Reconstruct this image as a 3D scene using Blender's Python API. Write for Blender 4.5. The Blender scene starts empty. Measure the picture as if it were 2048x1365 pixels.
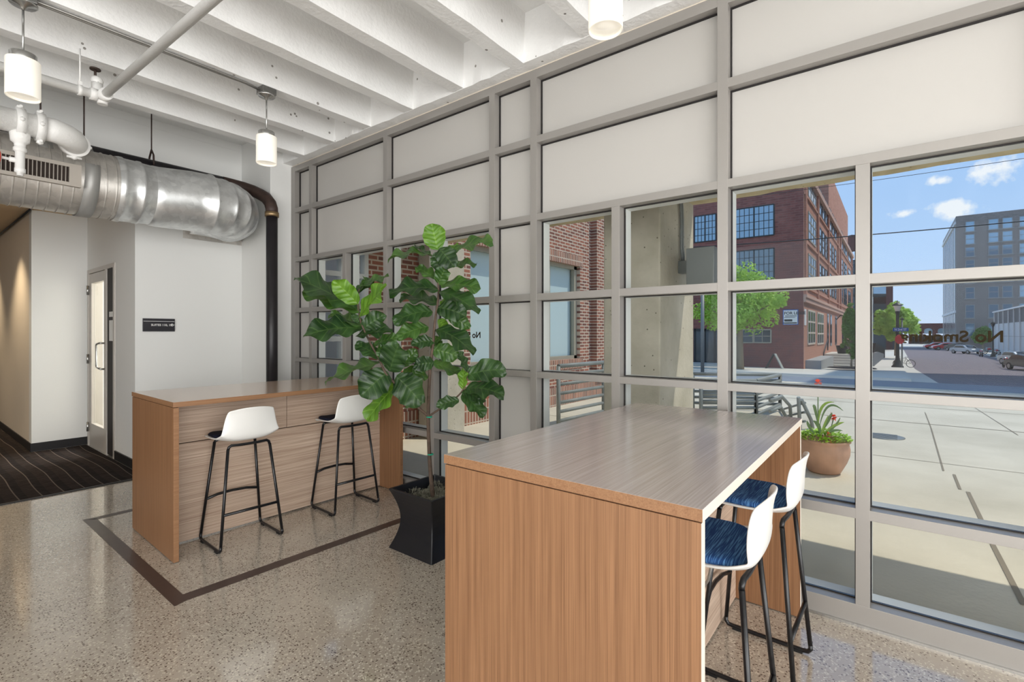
import bpy, bmesh, math, random
from mathutils import Vector, Matrix
PI = math.pi
R = math.radians
scene = bpy.context.scene
COL = scene.collection
random.seed(7)

# ------------------------------------------------------------------ camera
CAM_YAW = 37.866
CAM_H = 1.45
FPX = 983.17
HOR = 666.8
cam_d = bpy.data.cameras.new('camera')
cam = bpy.data.objects.new('camera', cam_d)
COL.objects.link(cam)
cam.location = (0, 0, CAM_H)
cam.rotation_euler = (R(90), 0, R(CAM_YAW - 90))
cam_d.sensor_width = 36
cam_d.lens = FPX / 2048 * 36
cam_d.shift_y = -(682.5 - HOR) / 2048
cam_d.clip_start = 0.05
cam_d.clip_end = 1000
scene.camera = cam

# ------------------------------------------------------------------ colour management
scene.view_settings.view_transform = 'Standard'
scene.view_settings.look = 'None'
scene.view_settings.gamma = 1
scene.view_settings.exposure = 0.0
scene.view_settings.use_curve_mapping = False

# ------------------------------------------------------------------ sky
world = bpy.data.worlds.new('sky')
scene.world = world
world.use_nodes = True
nt = world.node_tree
nt.nodes.clear()
wo = nt.nodes.new('ShaderNodeOutputWorld')
bg = nt.nodes.new('ShaderNodeBackground')
tc = nt.nodes.new('ShaderNodeTexCoord')
sep = nt.nodes.new('ShaderNodeSeparateXYZ')
ramp = nt.nodes.new('ShaderNodeValToRGB')
nt.links.new(tc.outputs['Generated'], sep.inputs[0])
nt.links.new(sep.outputs['Z'], ramp.inputs[0])
ramp.color_ramp.elements[0].position = 0.0
ramp.color_ramp.elements[0].color = (0.60, 0.73, 0.93, 1)
ramp.color_ramp.elements[1].position = 0.40
ramp.color_ramp.elements[1].color = (0.30, 0.53, 0.93, 1)
e = ramp.color_ramp.elements.new(0.12)
e.color = (0.47, 0.67, 0.97, 1)
no = nt.nodes.new('ShaderNodeTexNoise')
no.inputs['Scale'].default_value = 34
no.inputs['Detail'].default_value = 8
no.inputs['Roughness'].default_value = 0.55
nt.links.new(tc.outputs['Generated'], no.inputs['Vector'])
nz = nt.nodes.new('ShaderNodeMath')
nz.operation = 'MULTIPLY_ADD'
nz.inputs[1].default_value = 3.4
nz.inputs[2].default_value = -1.75
nt.links.new(no.outputs['Fac'], nz.inputs[0])
acc = None
for (cd, cs, cw) in (((0.9805, -0.064, 0.186), (1, 1, 2.6), 0.040), ((0.9667, -0.1098, 0.2313), (1, 1, 2.4), 0.050), ((0.972, -0.0562, 0.2279), (1, 1, 2.2), 0.020),
                     ((0.9824, -0.0133, 0.1864), (1, 1, 2.6), 0.020), ((0.2, -0.9, 0.4), (1, 1, 2), 0.4), ((-0.5, 0.5, 0.6), (1, 1, 2), 0.4)):
    df = nt.nodes.new('ShaderNodeVectorMath')
    df.operation = 'SUBTRACT'
    v_ = Vector(cd).normalized()
    df.inputs[1].default_value = v_
    nt.links.new(tc.outputs['Generated'], df.inputs[0])
    ml_ = nt.nodes.new('ShaderNodeVectorMath')
    ml_.operation = 'MULTIPLY'
    ml_.inputs[1].default_value = cs
    nt.links.new(df.outputs[0], ml_.inputs[0])
    ln = nt.nodes.new('ShaderNodeVectorMath')
    ln.operation = 'LENGTH'
    nt.links.new(ml_.outputs[0], ln.inputs[0])
    mr = nt.nodes.new('ShaderNodeMath')
    mr.operation = 'MULTIPLY_ADD'
    mr.inputs[1].default_value = -1.0 / cw
    mr.inputs[2].default_value = 1.0
    nt.links.new(ln.outputs['Value'], mr.inputs[0])
    if acc is None:
        acc = mr.outputs[0]
    else:
        mxm = nt.nodes.new('ShaderNodeMath')
        mxm.operation = 'MAXIMUM'
        nt.links.new(acc, mxm.inputs[0])
        nt.links.new(mr.outputs[0], mxm.inputs[1])
        acc = mxm.outputs[0]
sm = nt.nodes.new('ShaderNodeMath')
sm.operation = 'ADD'
nt.links.new(acc, sm.inputs[0])
nt.links.new(nz.outputs[0], sm.inputs[1])
cr = nt.nodes.new('ShaderNodeValToRGB')
cr.color_ramp.elements[0].position = 0.10
cr.color_ramp.elements[0].color = (0, 0, 0, 1)
cr.color_ramp.elements[1].position = 0.75
cr.color_ramp.elements[1].color = (0.9, 0.9, 0.9, 1)
nt.links.new(sm.outputs[0], cr.inputs[0])
mx = nt.nodes.new('ShaderNodeMixRGB')
mx.inputs['Color2'].default_value = (0.93, 0.96, 1.0, 1)
nt.links.new(cr.outputs['Color'], mx.inputs['Fac'])
nt.links.new(ramp.outputs['Color'], mx.inputs['Color1'])
nt.links.new(mx.outputs['Color'], bg.inputs['Color'])
bg.inputs['Strength'].default_value = 1.0
nt.links.new(bg.outputs[0], wo.inputs[0])

# ------------------------------------------------------------------ sun and large lights
SUN_VEC = Vector((0.30, -0.45, 1.0)).normalized()      # towards the sun
sd = bpy.data.lights.new('sun', 'SUN')
sd.energy = 2.9
sd.angle = R(0.6)
sd.color = (1.0, 0.93, 0.80)
so = bpy.data.objects.new('sun', sd)
COL.objects.link(so)
so.rotation_euler = SUN_VEC.to_track_quat('Z', 'Y').to_euler()
so.location = (8, -8, 20)


def area(name, loc, target, sx, sy, energy, color):
    d = bpy.data.lights.new(name, 'AREA')
    d.shape = 'RECTANGLE'
    d.size = sx
    d.size_y = sy
    d.energy = energy
    d.color = color
    o = bpy.data.objects.new(name, d)
    COL.objects.link(o)
    o.location = loc
    v = Vector(target) - Vector(loc)
    o.rotation_euler = v.to_track_quat('-Z', 'Y').to_euler()
    return o


# added fill lights in place of daylight; the unseen rear and left walls are solid
area('fill_rear', (-0.6, -4.70, 1.70), (-0.6, 0, 2.7), 6.6, 3.2, 335, (0.985, 0.99, 1.0))
area('fill_left', (-3.70, -0.9, 1.70), (0, -0.9, 2.5), 7.4, 3.2, 255, (0.985, 0.99, 1.0))

# ------------------------------------------------------------------ materials
MATS = {}


def new_mat(name):
    m = bpy.data.materials.new(name)
    m.use_nodes = True
    n = m.node_tree
    b = n.nodes['Principled BSDF']
    MATS[name] = m
    return m, n, b


def srgb(r, g, b):
    f = lambda c: (c / 255 / 12.92) if c / 255 <= 0.04045 else ((c / 255 + 0.055) / 1.055) ** 2.4
    return (f(r), f(g), f(b), 1)


def plain(name, col, rough=0.5, metal=0.0, spec=0.5, bump=0.0, bscale=40, var=0.0, vscale=3, coat=0.0):
    m, n, b = new_mat(name)
    b.inputs['Base Color'].default_value = srgb(*col)
    b.inputs['Roughness'].default_value = rough
    b.inputs['Metallic'].default_value = metal
    b.inputs['Specular IOR Level'].default_value = spec
    b.inputs['Coat Weight'].default_value = coat
    if bump or var:
        t = n.nodes.new('ShaderNodeTexCoord')
    if bump:
        x = n.nodes.new('ShaderNodeTexNoise')
        x.inputs['Scale'].default_value = bscale
        x.inputs['Detail'].default_value = 6
        n.links.new(t.outputs['Object'], x.inputs['Vector'])
        bp = n.nodes.new('ShaderNodeBump')
        bp.inputs['Strength'].default_value = bump
        bp.inputs['Distance'].default_value = 0.01
        n.links.new(x.outputs['Fac'], bp.inputs['Height'])
        n.links.new(bp.outputs[0], b.inputs['Normal'])
    if var:
        y = n.nodes.new('ShaderNodeTexNoise')
        y.inputs['Scale'].default_value = vscale
        y.inputs['Detail'].default_value = 5
        n.links.new(t.outputs['Object'], y.inputs['Vector'])
        r = n.nodes.new('ShaderNodeValToRGB')
        c = srgb(*col)
        r.color_ramp.elements[0].position = 0.3
        r.color_ramp.elements[1].position = 0.7
        r.color_ramp.elements[0].color = (c[0] * (1 - var), c[1] * (1 - var), c[2] * (1 - var), 1)
        r.color_ramp.elements[1].color = (min(1, c[0] * (1 + var)), min(1, c[1] * (1 + var)), min(1, c[2] * (1 + var)), 1)
        n.links.new(y.outputs['Fac'], r.inputs[0])
        n.links.new(r.outputs[0], b.inputs['Base Color'])
    return m


def N(n, typ, **kw):
    x = n.nodes.new(typ)
    for k, v in kw.items():
        if k in x.inputs:
            x.inputs[k].default_value = v
        else:
            setattr(x, k, v)
    return x


def ramp_node(n, stops):
    r = n.nodes.new('ShaderNodeValToRGB')
    els = r.color_ramp.elements
    els[0].position, els[0].color = stops[0]
    els[1].position, els[1].color = stops[-1]
    for p, c in stops[1:-1]:
        e = els.new(p)
        e.color = c
    return r


def wood(name, light, dark, axis, rough=0.42, fine=220, spec=0.4, bump=0.05, coat=0.0):
    """streaky rift-cut oak; axis = the direction of the grain"""
    m, n, b = new_mat(name)
    t = N(n, 'ShaderNodeTexCoord')
    mp = N(n, 'ShaderNodeMapping')
    sc = [fine, fine, fine]
    sc['xyz'.index(axis)] = 2.2
    mp.inputs['Scale'].default_value = sc
    n.links.new(t.outputs['Object'], mp.inputs[0])
    x = N(n, 'ShaderNodeTexNoise', Scale=1.0, Detail=3.0, Roughness=0.6)
    n.links.new(mp.outputs[0], x.inputs['Vector'])
    mp2 = N(n, 'ShaderNodeMapping')
    sc2 = [64, 64, 64]
    sc2['xyz'.index(axis)] = 0.6
    mp2.inputs['Scale'].default_value = sc2
    n.links.new(t.outputs['Object'], mp2.inputs[0])
    y = N(n, 'ShaderNodeTexNoise', Scale=1.0, Detail=3.0, Roughness=0.6)
    n.links.new(mp2.outputs[0], y.inputs['Vector'])
    ad = N(n, 'ShaderNodeMath', operation='MULTIPLY_ADD')
    ad.inputs[1].default_value = 0.6
    n.links.new(x.outputs['Fac'], ad.inputs[0])
    ml = N(n, 'ShaderNodeMath', operation='MULTIPLY')
    ml.inputs[1].default_value = 0.4
    n.links.new(y.outputs['Fac'], ml.inputs[0])
    n.links.new(ml.outputs[0], ad.inputs[2])
    r = ramp_node(n, [(0.34, srgb(*dark)), (0.62, srgb(*light))])
    n.links.new(ad.outputs[0], r.inputs[0])
    n.links.new(r.outputs[0], b.inputs['Base Color'])
    b.inputs['Roughness'].default_value = rough
    b.inputs['Specular IOR Level'].default_value = spec
    b.inputs['Coat Weight'].default_value = coat
    b.inputs['Coat Roughness'].default_value = 0.16
    bp = N(n, 'ShaderNodeBump', Strength=bump, Distance=0.002)
    n.links.new(ad.outputs[0], bp.inputs['Height'])
    n.links.new(bp.outputs[0], b.inputs['Normal'])
    return m


def brick(name, plane, c1, c2, mortar, bw=0.2, bh=0.067, msize=0.012, vert=False, off=0.5):
    """brick wall; plane 'xz' or 'yz' says which two axes run along the wall"""
    m, n, b = new_mat(name)
    t = N(n, 'ShaderNodeTexCoord')
    s = N(n, 'ShaderNodeSeparateXYZ')
    n.links.new(t.outputs['Object'], s.inputs[0])
    c = N(n, 'ShaderNodeCombineXYZ')
    a0, a1 = plane[0].upper(), plane[1].upper()
    if vert:
        a0, a1 = a1, a0
    n.links.new(s.outputs[a0], c.inputs[0])
    n.links.new(s.outputs[a1], c.inputs[1])
    k = N(n, 'ShaderNodeTexBrick')
    k.offset = off
    k.inputs['Scale'].default_value = 1.0
    k.inputs['Brick Width'].default_value = bw
    k.inputs['Row Height'].default_value = bh
    k.inputs['Mortar Size'].default_value = msize
    k.inputs['Mortar Smooth'].default_value = 0.2
    k.inputs['Bias'].default_value = 0.0
    k.inputs['Color1'].default_value = srgb(*c1)
    k.inputs['Color2'].default_value = srgb(*c2)
    k.inputs['Mortar'].default_value = srgb(*mortar)
    n.links.new(c.outputs[0], k.inputs['Vector'])
    x = N(n, 'ShaderNodeTexNoise', Scale=3.0, Detail=5.0)
    n.links.new(t.outputs['Object'], x.inputs['Vector'])
    mx = N(n, 'ShaderNodeMixRGB', blend_type='MULTIPLY')
    mx.inputs['Fac'].default_value = 0.35
    n.links.new(k.outputs['Color'], mx.inputs['Color1'])
    n.links.new(x.outputs['Fac'], mx.inputs['Color2'])
    n.links.new(mx.outputs[0], b.inputs['Base Color'])
    b.inputs['Roughness'].default_value = 0.9
    b.inputs['Specular IOR Level'].default_value = 0.15
    bp = N(n, 'ShaderNodeBump', Strength=0.4, Distance=0.006)
    bp.invert = True
    n.links.new(k.outputs['Fac'], bp.inputs['Height'])
    n.links.new(bp.outputs[0], b.inputs['Normal'])
    return m


def glass(name, tint=(0.98, 0.99, 0.985), refl=0.05, rough=0.0):
    m, n, b = new_mat(name)
    n.nodes.remove(b)
    out = n.nodes['Material Output']
    tr = N(n, 'ShaderNodeBsdfTransparent')
    tr.inputs[0].default_value = (*tint, 1)
    gl = N(n, 'ShaderNodeBsdfGlossy')
    gl.inputs['Roughness'].default_value = rough
    fr = N(n, 'ShaderNodeLayerWeight', Blend=0.12)
    ml = N(n, 'ShaderNodeMath', operation='MULTIPLY_ADD')
    ml.inputs[1].default_value = 0.20
    ml.inputs[2].default_value = refl * 0.1
    n.links.new(fr.outputs['Fresnel'], ml.inputs[0])
    mi = N(n, 'ShaderNodeMixShader')
    n.links.new(ml.outputs[0], mi.inputs[0])
    n.links.new(tr.outputs[0], mi.inputs[1])
    n.links.new(gl.outputs[0], mi.inputs[2])
    n.links.new(mi.outputs[0], out.inputs[0])
    return m


plain('wall_paint', (236, 236, 233), 0.55, spec=0.3, bump=0.04, bscale=120)
plain('wall_warm', (228, 216, 198), 0.6, spec=0.25)
plain('spandrel', (190, 187, 182), 0.30, spec=0.5)
plain('frame_metal', (158, 154, 149), 0.36, metal=0.3, spec=0.5)
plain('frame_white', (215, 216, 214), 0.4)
plain('gasket', (28, 24, 24), 0.6)
plain('black_metal', (18, 18, 21), 0.32, spec=0.5)
plain('black_rubber', (14, 14, 15), 0.7)
plain('pipe_black', (38, 35, 38), 0.38, spec=0.5, var=0.25, vscale=6)
plain('pipe_rust', (62, 46, 40), 0.55, var=0.35, vscale=14)
plain('brass', (165, 140, 105), 0.4, metal=0.8)
plain('pipe_white', (244, 243, 240), 0.42, bump=0.25, bscale=60)
plain('red_paint', (196, 62, 44), 0.5)
plain('grey_conduit', (152, 150, 146), 0.35, metal=0.7)
plain('steel_box', (128, 127, 124), 0.4, metal=0.7, var=0.15, vscale=20)
plain('strap_grey', (172, 171, 168), 0.45, metal=0.4)
plain('steel', (188, 188, 186), 0.25, metal=0.9)
plain('plastic_white', (234, 233, 229), 0.3, spec=0.5, coat=0.15)
plain('sign_black', (38, 36, 42), 0.35)
plain('sign_white', (235, 235, 232), 0.5)
plain('door_metal', (196, 190, 182), 0.4, metal=0.15)
plain('base_black', (24, 22, 24), 0.5)
plain('planter_black', (17, 18, 24), 0.38, spec=0.55)
plain('moss', (128, 126, 112), 0.95, spec=0.1, var=0.4, vscale=60)
plain('bark', (86, 70, 58), 0.8, bump=0.5, bscale=70, var=0.3, vscale=30)
plain('tie_green', (30, 150, 120), 0.5)
plain('hall_ceiling', (214, 188, 152), 0.8)
plain('inlay', (74, 60, 56), 0.28, spec=0.5, var=0.12, vscale=9)
plain('letter', (50, 42, 30), 0.9, spec=0.05)
plain('joint', (128, 118, 102), 0.95)
plain('grey_block', (150, 152, 152), 0.8)
plain('mulch', (74, 62, 54), 0.95, var=0.3, vscale=8)
plain('rail_grey', (126, 130, 126), 0.5, spec=0.4, var=0.1, vscale=8)
plain('fixture_grey', (118, 122, 122), 0.5, metal=0.2)
plain('terracotta', (178, 138, 114), 0.6, var=0.16, vscale=7, bump=0.15, bscale=20)
plain('blind', (206, 222, 226), 0.5)
plain('win_frame_tan', (160, 154, 138), 0.5)
plain('win_frame_dark', (38, 44, 48), 0.5)
plain('win_frame_cream', (206, 196, 180), 0.6)
plain('stone_trim', (196, 160, 142), 0.85)
plain('warehouse_panel', (196, 202, 204), 0.6)
plain('warehouse_dark', (66, 64, 70), 0.6)
plain('dark_iron', (34, 37, 40), 0.5)
plain('cable', (40, 42, 46), 0.6)
plain('sign_blue', (42, 92, 168), 0.5)
plain('sign_red', (206, 32, 44), 0.5)
plain('car_red', (196, 44, 52), 0.25, coat=0.5)
plain('car_silver', (170, 176, 182), 0.25, metal=0.5, coat=0.5)
plain('car_dark', (52, 56, 62), 0.25, metal=0.4, coat=0.5)
plain('car_glass', (30, 38, 44), 0.08)
plain('tyre', (22, 22, 23), 0.8)
plain('chrome', (200, 200, 200), 0.12, metal=1)
plain('hubcap', (150, 150, 152), 0.3, metal=0.8)
plain('petal', (236, 84, 52), 0.55)
plain('petal_pink', (226, 60, 84), 0.55)
plain('canna_leaf', (96, 120, 74), 0.45)
plain('canna_leaf_light', (130, 156, 62), 0.45)
plain('bedding_leaf', (150, 190, 50), 0.6, var=0.35, vscale=18)
plain('bark_tree', (150, 134, 112), 0.9, var=0.25, vscale=8)
plain('curb', (190, 186, 176), 0.85)
plain('sidewalk', (196, 192, 182), 0.9, var=0.06, vscale=1.5)
plain('asphalt', (116, 124, 134), 0.85, var=0.08, vscale=1.0)
plain('paint_line', (190, 196, 200), 0.8)
plain('blackboard', (60, 64, 64), 0.6)
plain('board_frame', (158, 162, 158), 0.6)
plain('grille_dark', (60, 46, 38), 0.7)
plain('grille_paint', (176, 168, 158), 0.5)
plain('orange_mesh', (240, 110, 70), 0.6)
plain('sheet_blue', (120, 176, 196), 0.5)
plain('bright_green', (120, 230, 110), 0.6)

brick('brick_annex', 'xz', (178, 118, 98), (128, 92, 84), (212, 196, 178))
brick('brick_annex_soldier', 'xz', (182, 124, 102), (132, 96, 86), (212, 196, 178), vert=True, off=0.0)
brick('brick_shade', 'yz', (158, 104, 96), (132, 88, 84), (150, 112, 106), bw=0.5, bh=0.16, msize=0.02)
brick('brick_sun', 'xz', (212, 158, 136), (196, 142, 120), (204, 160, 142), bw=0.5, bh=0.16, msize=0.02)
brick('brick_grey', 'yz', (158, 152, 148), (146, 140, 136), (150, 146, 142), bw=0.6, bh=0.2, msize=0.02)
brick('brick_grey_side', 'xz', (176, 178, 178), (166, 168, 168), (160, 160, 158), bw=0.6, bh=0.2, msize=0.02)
brick('brick_plum', 'yz', (98, 56, 60), (84, 48, 54), (100, 70, 70), bw=0.4, bh=0.14, msize=0.02)
brick('brick_street', 'xz', (140, 130, 134), (118, 112, 120), (128, 124, 128), bw=0.5, bh=0.25)


def mat_street():
    m = MATS['brick_street']
    n = m.node_tree
    for l in list(n.links):
        if l.to_socket.node.type == 'COMBXYZ' and l.to_socket == l.to_socket.node.inputs[1]:
            sepn = l.from_node
            n.links.remove(l)
    cmb = [x for x in n.nodes if x.type == 'COMBXYZ'][0]
    sepn = [x for x in n.nodes if x.type == 'SEPXYZ'][0]
    n.links.new(sepn.outputs['Y'], cmb.inputs[1])


mat_street()


def mat_ceiling():
    m, n, b = new_mat('ceiling_concrete')
    t = N(n, 'ShaderNodeTexCoord')
    a = N(n, 'ShaderNodeTexNoise', Scale=2.2, Detail=6.0)
    n.links.new(t.outputs['Object'], a.inputs['Vector'])
    r = ramp_node(n, [(0.3, srgb(238, 237, 235)), (0.7, srgb(248, 248, 246))])
    n.links.new(a.outputs['Fac'], r.inputs[0])
    v = N(n, 'ShaderNodeTexVoronoi', Scale=9.0)
    n.links.new(t.outputs['Object'], v.inputs['Vector'])
    g = N(n, 'ShaderNodeTexNoise', Scale=1.7, Detail=2.0)
    n.links.new(t.outputs['Object'], g.inputs['Vector'])
    gm = N(n, 'ShaderNodeMath', operation='MULTIPLY')
    gm.inputs[1].default_value = 0.16
    n.links.new(g.outputs['Fac'], gm.inputs[0])
    cmpn = N(n, 'ShaderNodeMath', operation='LESS_THAN')
    n.links.new(v.outputs['Distance'], cmpn.inputs[0])
    n.links.new(gm.outputs[0], cmpn.inputs[1])
    cm2 = N(n, 'ShaderNodeMath', operation='MULTIPLY')
    gg = N(n, 'ShaderNodeMath', operation='GREATER_THAN')
    gg.inputs[1].default_value = 0.52
    n.links.new(g.outputs['Fac'], gg.inputs[0])
    n.links.new(cmpn.outputs[0], cm2.inputs[0])
    n.links.new(gg.outputs[0], cm2.inputs[1])
    mx = N(n, 'ShaderNodeMixRGB')
    mx.inputs['Color2'].default_value = srgb(150, 146, 140)
    n.links.new(cm2.outputs[0], mx.inputs['Fac'])
    n.links.new(r.outputs[0], mx.inputs['Color1'])
    n.links.new(mx.outputs[0], b.inputs['Base Color'])
    b.inputs['Roughness'].default_value = 0.7
    x = N(n, 'ShaderNodeTexNoise', Scale=38.0, Detail=8.0)
    n.links.new(t.outputs['Object'], x.inputs['Vector'])
    bp = N(n, 'ShaderNodeBump', Strength=0.35, Distance=0.012)
    n.links.new(x.outputs['Fac'], bp.inputs['Height'])
    n.links.new(bp.outputs[0], b.inputs['Normal'])


mat_ceiling()


def mat_floor():
    m, n, b = new_mat('polished_concrete')
    t = N(n, 'ShaderNodeTexCoord')
    big = N(n, 'ShaderNodeTexNoise', Scale=0.9, Detail=5.0)
    n.links.new(t.outputs['Object'], big.inputs['Vector'])
    r = ramp_node(n, [(0.30, srgb(164, 152, 138)), (0.70, srgb(196, 186, 172))])
    n.links.new(big.outputs['Fac'], r.inputs[0])
    # exposed aggregate: small stones, dark and pale
    v = N(n, 'ShaderNodeTexVoronoi', Scale=105.0)
    n.links.new(t.outputs['Object'], v.inputs['Vector'])
    sp = N(n, 'ShaderNodeSeparateColor')
    n.links.new(v.outputs['Color'], sp.inputs[0])
    dens = N(n, 'ShaderNodeTexNoise', Scale=1.6, Detail=3.0)
    n.links.new(t.outputs['Object'], dens.inputs['Vector'])
    dm = N(n, 'ShaderNodeMapRange')
    dm.inputs['From Min'].default_value = 0.35
    dm.inputs['From Max'].default_value = 0.7
    dm.inputs['To Min'].default_value = 0.10
    dm.inputs['To Max'].default_value = 0.46
    n.links.new(dens.outputs['Fac'], dm.inputs['Value'])
    dk = N(n, 'ShaderNodeMath', operation='LESS_THAN')
    n.links.new(sp.outputs['Red'], dk.inputs[0])
    n.links.new(dm.outputs[0], dk.inputs[1])
    inr = N(n, 'ShaderNodeMath', operation='LESS_THAN')
    inr.inputs[1].default_value = 0.46
    n.links.new(v.outputs['Distance'], inr.inputs[0])
    dk2 = N(n, 'ShaderNodeMath', operation='MULTIPLY')
    n.links.new(dk.outputs[0], dk2.inputs[0])
    n.links.new(inr.outputs[0], dk2.inputs[1])
    mx = N(n, 'ShaderNodeMixRGB')
    mx.inputs['Color2'].default_value = srgb(104, 90, 80)
    n.links.new(dk2.outputs[0], mx.inputs['Fac'])
    n.links.new(r.outputs[0], mx.inputs['Color1'])
    v2 = N(n, 'ShaderNodeTexVoronoi', Scale=150.0)
    n.links.new(t.outputs['Object'], v2.inputs['Vector'])
    sp2 = N(n, 'ShaderNodeSeparateColor')
    n.links.new(v2.outputs['Color'], sp2.inputs[0])
    lt = N(n, 'ShaderNodeMath', operation='GREATER_THAN')
    lt.inputs[1].default_value = 0.86
    n.links.new(sp2.outputs['Green'], lt.inputs[0])
    mx2 = N(n, 'ShaderNodeMixRGB')
    mx2.inputs['Color2'].default_value = srgb(208, 198, 182)
    n.links.new(lt.outputs[0], mx2.inputs['Fac'])
    n.links.new(mx.outputs[0], mx2.inputs['Color1'])
    n.links.new(mx2.outputs[0], b.inputs['Base Color'])
    rr = N(n, 'ShaderNodeMapRange')
    rr.inputs['To Min'].default_value = 0.07
    rr.inputs['To Max'].default_value = 0.20
    n.links.new(big.outputs['Fac'], rr.inputs['Value'])
    n.links.new(rr.outputs[0], b.inputs['Roughness'])
    b.inputs['Specular IOR Level'].default_value = 0.6
    b.inputs['Coat Weight'].default_value = 0.6
    b.inputs['Coat Roughness'].default_value = 0.05


mat_floor()


def mat_carpet():
    m, n, b = new_mat('carpet')
    t = N(n, 'ShaderNodeTexCoord')
    s = N(n, 'ShaderNodeSeparateXYZ')
    n.links.new(t.outputs['Object'], s.inputs[0])
    # gently snaking pale pinstripes running down the corridor
    w = N(n, 'ShaderNodeTexNoise', Scale=0.55, Detail=1.0)
    n.links.new(t.outputs['Object'], w.inputs['Vector'])
    a = N(n, 'ShaderNodeMath', operation='MULTIPLY_ADD')
    a.inputs[1].default_value = 0.20
    n.links.new(w.outputs['Fac'], a.inputs[0])
    n.links.new(s.outputs['X'], a.inputs[2])
    sc = N(n, 'ShaderNodeMath', operation='MULTIPLY')
    sc.inputs[1].default_value = 7.2
    n.links.new(a.outputs[0], sc.inputs[0])
    fr = N(n, 'ShaderNodeMath', operation='FRACT')
    n.links.new(sc.outputs[0], fr.inputs[0])
    lt = N(n, 'ShaderNodeMath', operation='LESS_THAN')
    lt.inputs[1].default_value = 0.06
    n.links.new(fr.outputs[0], lt.inputs[0])
    band = N(n, 'ShaderNodeMath', operation='LESS_THAN')
    band.inputs[1].default_value = 0.45
    n.links.new(fr.outputs[0], band.inputs[0])
    mxb = N(n, 'ShaderNodeMixRGB')
    mxb.inputs['Color1'].default_value = srgb(54, 48, 46)
    mxb.inputs['Color2'].default_value = srgb(46, 42, 42)
    n.links.new(band.outputs[0], mxb.inputs['Fac'])
    dash = N(n, 'ShaderNodeTexNoise', Scale=60.0, Detail=2.0)
    mp = N(n, 'ShaderNodeMapping')
    mp.inputs['Scale'].default_value = (0.25, 1.6, 1)
    n.links.new(t.outputs['Object'], mp.inputs[0])
    n.links.new(mp.outputs[0], dash.inputs['Vector'])
    mxd = N(n, 'ShaderNodeMixRGB', blend_type='MULTIPLY')
    mxd.inputs['Fac'].default_value = 0.8
    rd = ramp_node(n, [(0.35, (0.55, 0.55, 0.55, 1)), (0.65, (1.3, 1.3, 1.3, 1))])
    n.links.new(dash.outputs['Fac'], rd.inputs[0])
    n.links.new(mxb.outputs[0], mxd.inputs['Color1'])
    n.links.new(rd.outputs[0], mxd.inputs['Color2'])
    mx = N(n, 'ShaderNodeMixRGB')
    mx.inputs['Color2'].default_value = srgb(104, 94, 88)
    n.links.new(lt.outputs[0], mx.inputs['Fac'])
    n.links.new(mxd.outputs[0], mx.inputs['Color1'])
    n.links.new(mx.outputs[0], b.inputs['Base Color'])
    b.inputs['Roughness'].default_value = 1.0
    b.inputs['Specular IOR Level'].default_value = 0.05
    bp = N(n, 'ShaderNodeBump', Strength=0.5, Distance=0.004)
    n.links.new(dash.outputs['Fac'], bp.inputs['Height'])
    n.links.new(bp.outputs[0], b.inputs['Normal'])


mat_carpet()

wood('oak_vertical', (156, 115, 82), (114, 79, 53), 'z', fine=330)
wood('oak_edge', (156, 117, 84), (130, 92, 64), 'x')
wood('oak_pale', (214, 192, 172), (162, 134, 114), 'x', fine=190)
wood('oak_top', (208, 176, 146), (184, 148, 118), 'x', rough=0.22, spec=0.7, coat=0.6)
wood('walnut_top', (202, 190, 184), (172, 158, 152), 'x', rough=0.27, spec=0.9, fine=200, bump=0.10, coat=0.8)
plain('edge_pale', (224, 214, 200), 0.4)


def mat_galv(name, base, rough=0.28):
    m, n, b = new_mat(name)
    t = N(n, 'ShaderNodeTexCoord')
    v = N(n, 'ShaderNodeTexVoronoi', Scale=22.0)
    n.links.new(t.outputs['Object'], v.inputs['Vector'])
    x = N(n, 'ShaderNodeTexNoise', Scale=5.0, Detail=6.0)
    n.links.new(t.outputs['Object'], x.inputs['Vector'])
    sp = N(n, 'ShaderNodeSeparateColor')
    n.links.new(v.outputs['Color'], sp.inputs[0])
    md = N(n, 'ShaderNodeMath', operation='MULTIPLY_ADD')
    md.inputs[1].default_value = 0.25
    n.links.new(sp.outputs['Red'], md.inputs[0])
    n.links.new(x.outputs['Fac'], md.inputs[2])
    c = srgb(*base)
    r = ramp_node(n, [(0.3, (c[0] * 0.8, c[1] * 0.8, c[2] * 0.8, 1)), (0.8, (min(1, c[0] * 1.2), min(1, c[1] * 1.2), min(1, c[2] * 1.2), 1))])
    n.links.new(md.outputs[0], r.inputs[0])
    n.links.new(r.outputs[0], b.inputs['Base Color'])
    b.inputs['Metallic'].default_value = 0.7
    b.inputs['Roughness'].default_value = rough
    bp = N(n, 'ShaderNodeBump', Strength=0.08, Distance=0.01)
    n.links.new(x.outputs['Fac'], bp.inputs['Height'])
    n.links.new(bp.outputs[0], b.inputs['Normal'])


mat_galv('galvanised', (222, 224, 224), 0.33)
mat_galv('galvanised_dull', (205, 201, 195), 0.42)


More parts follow.
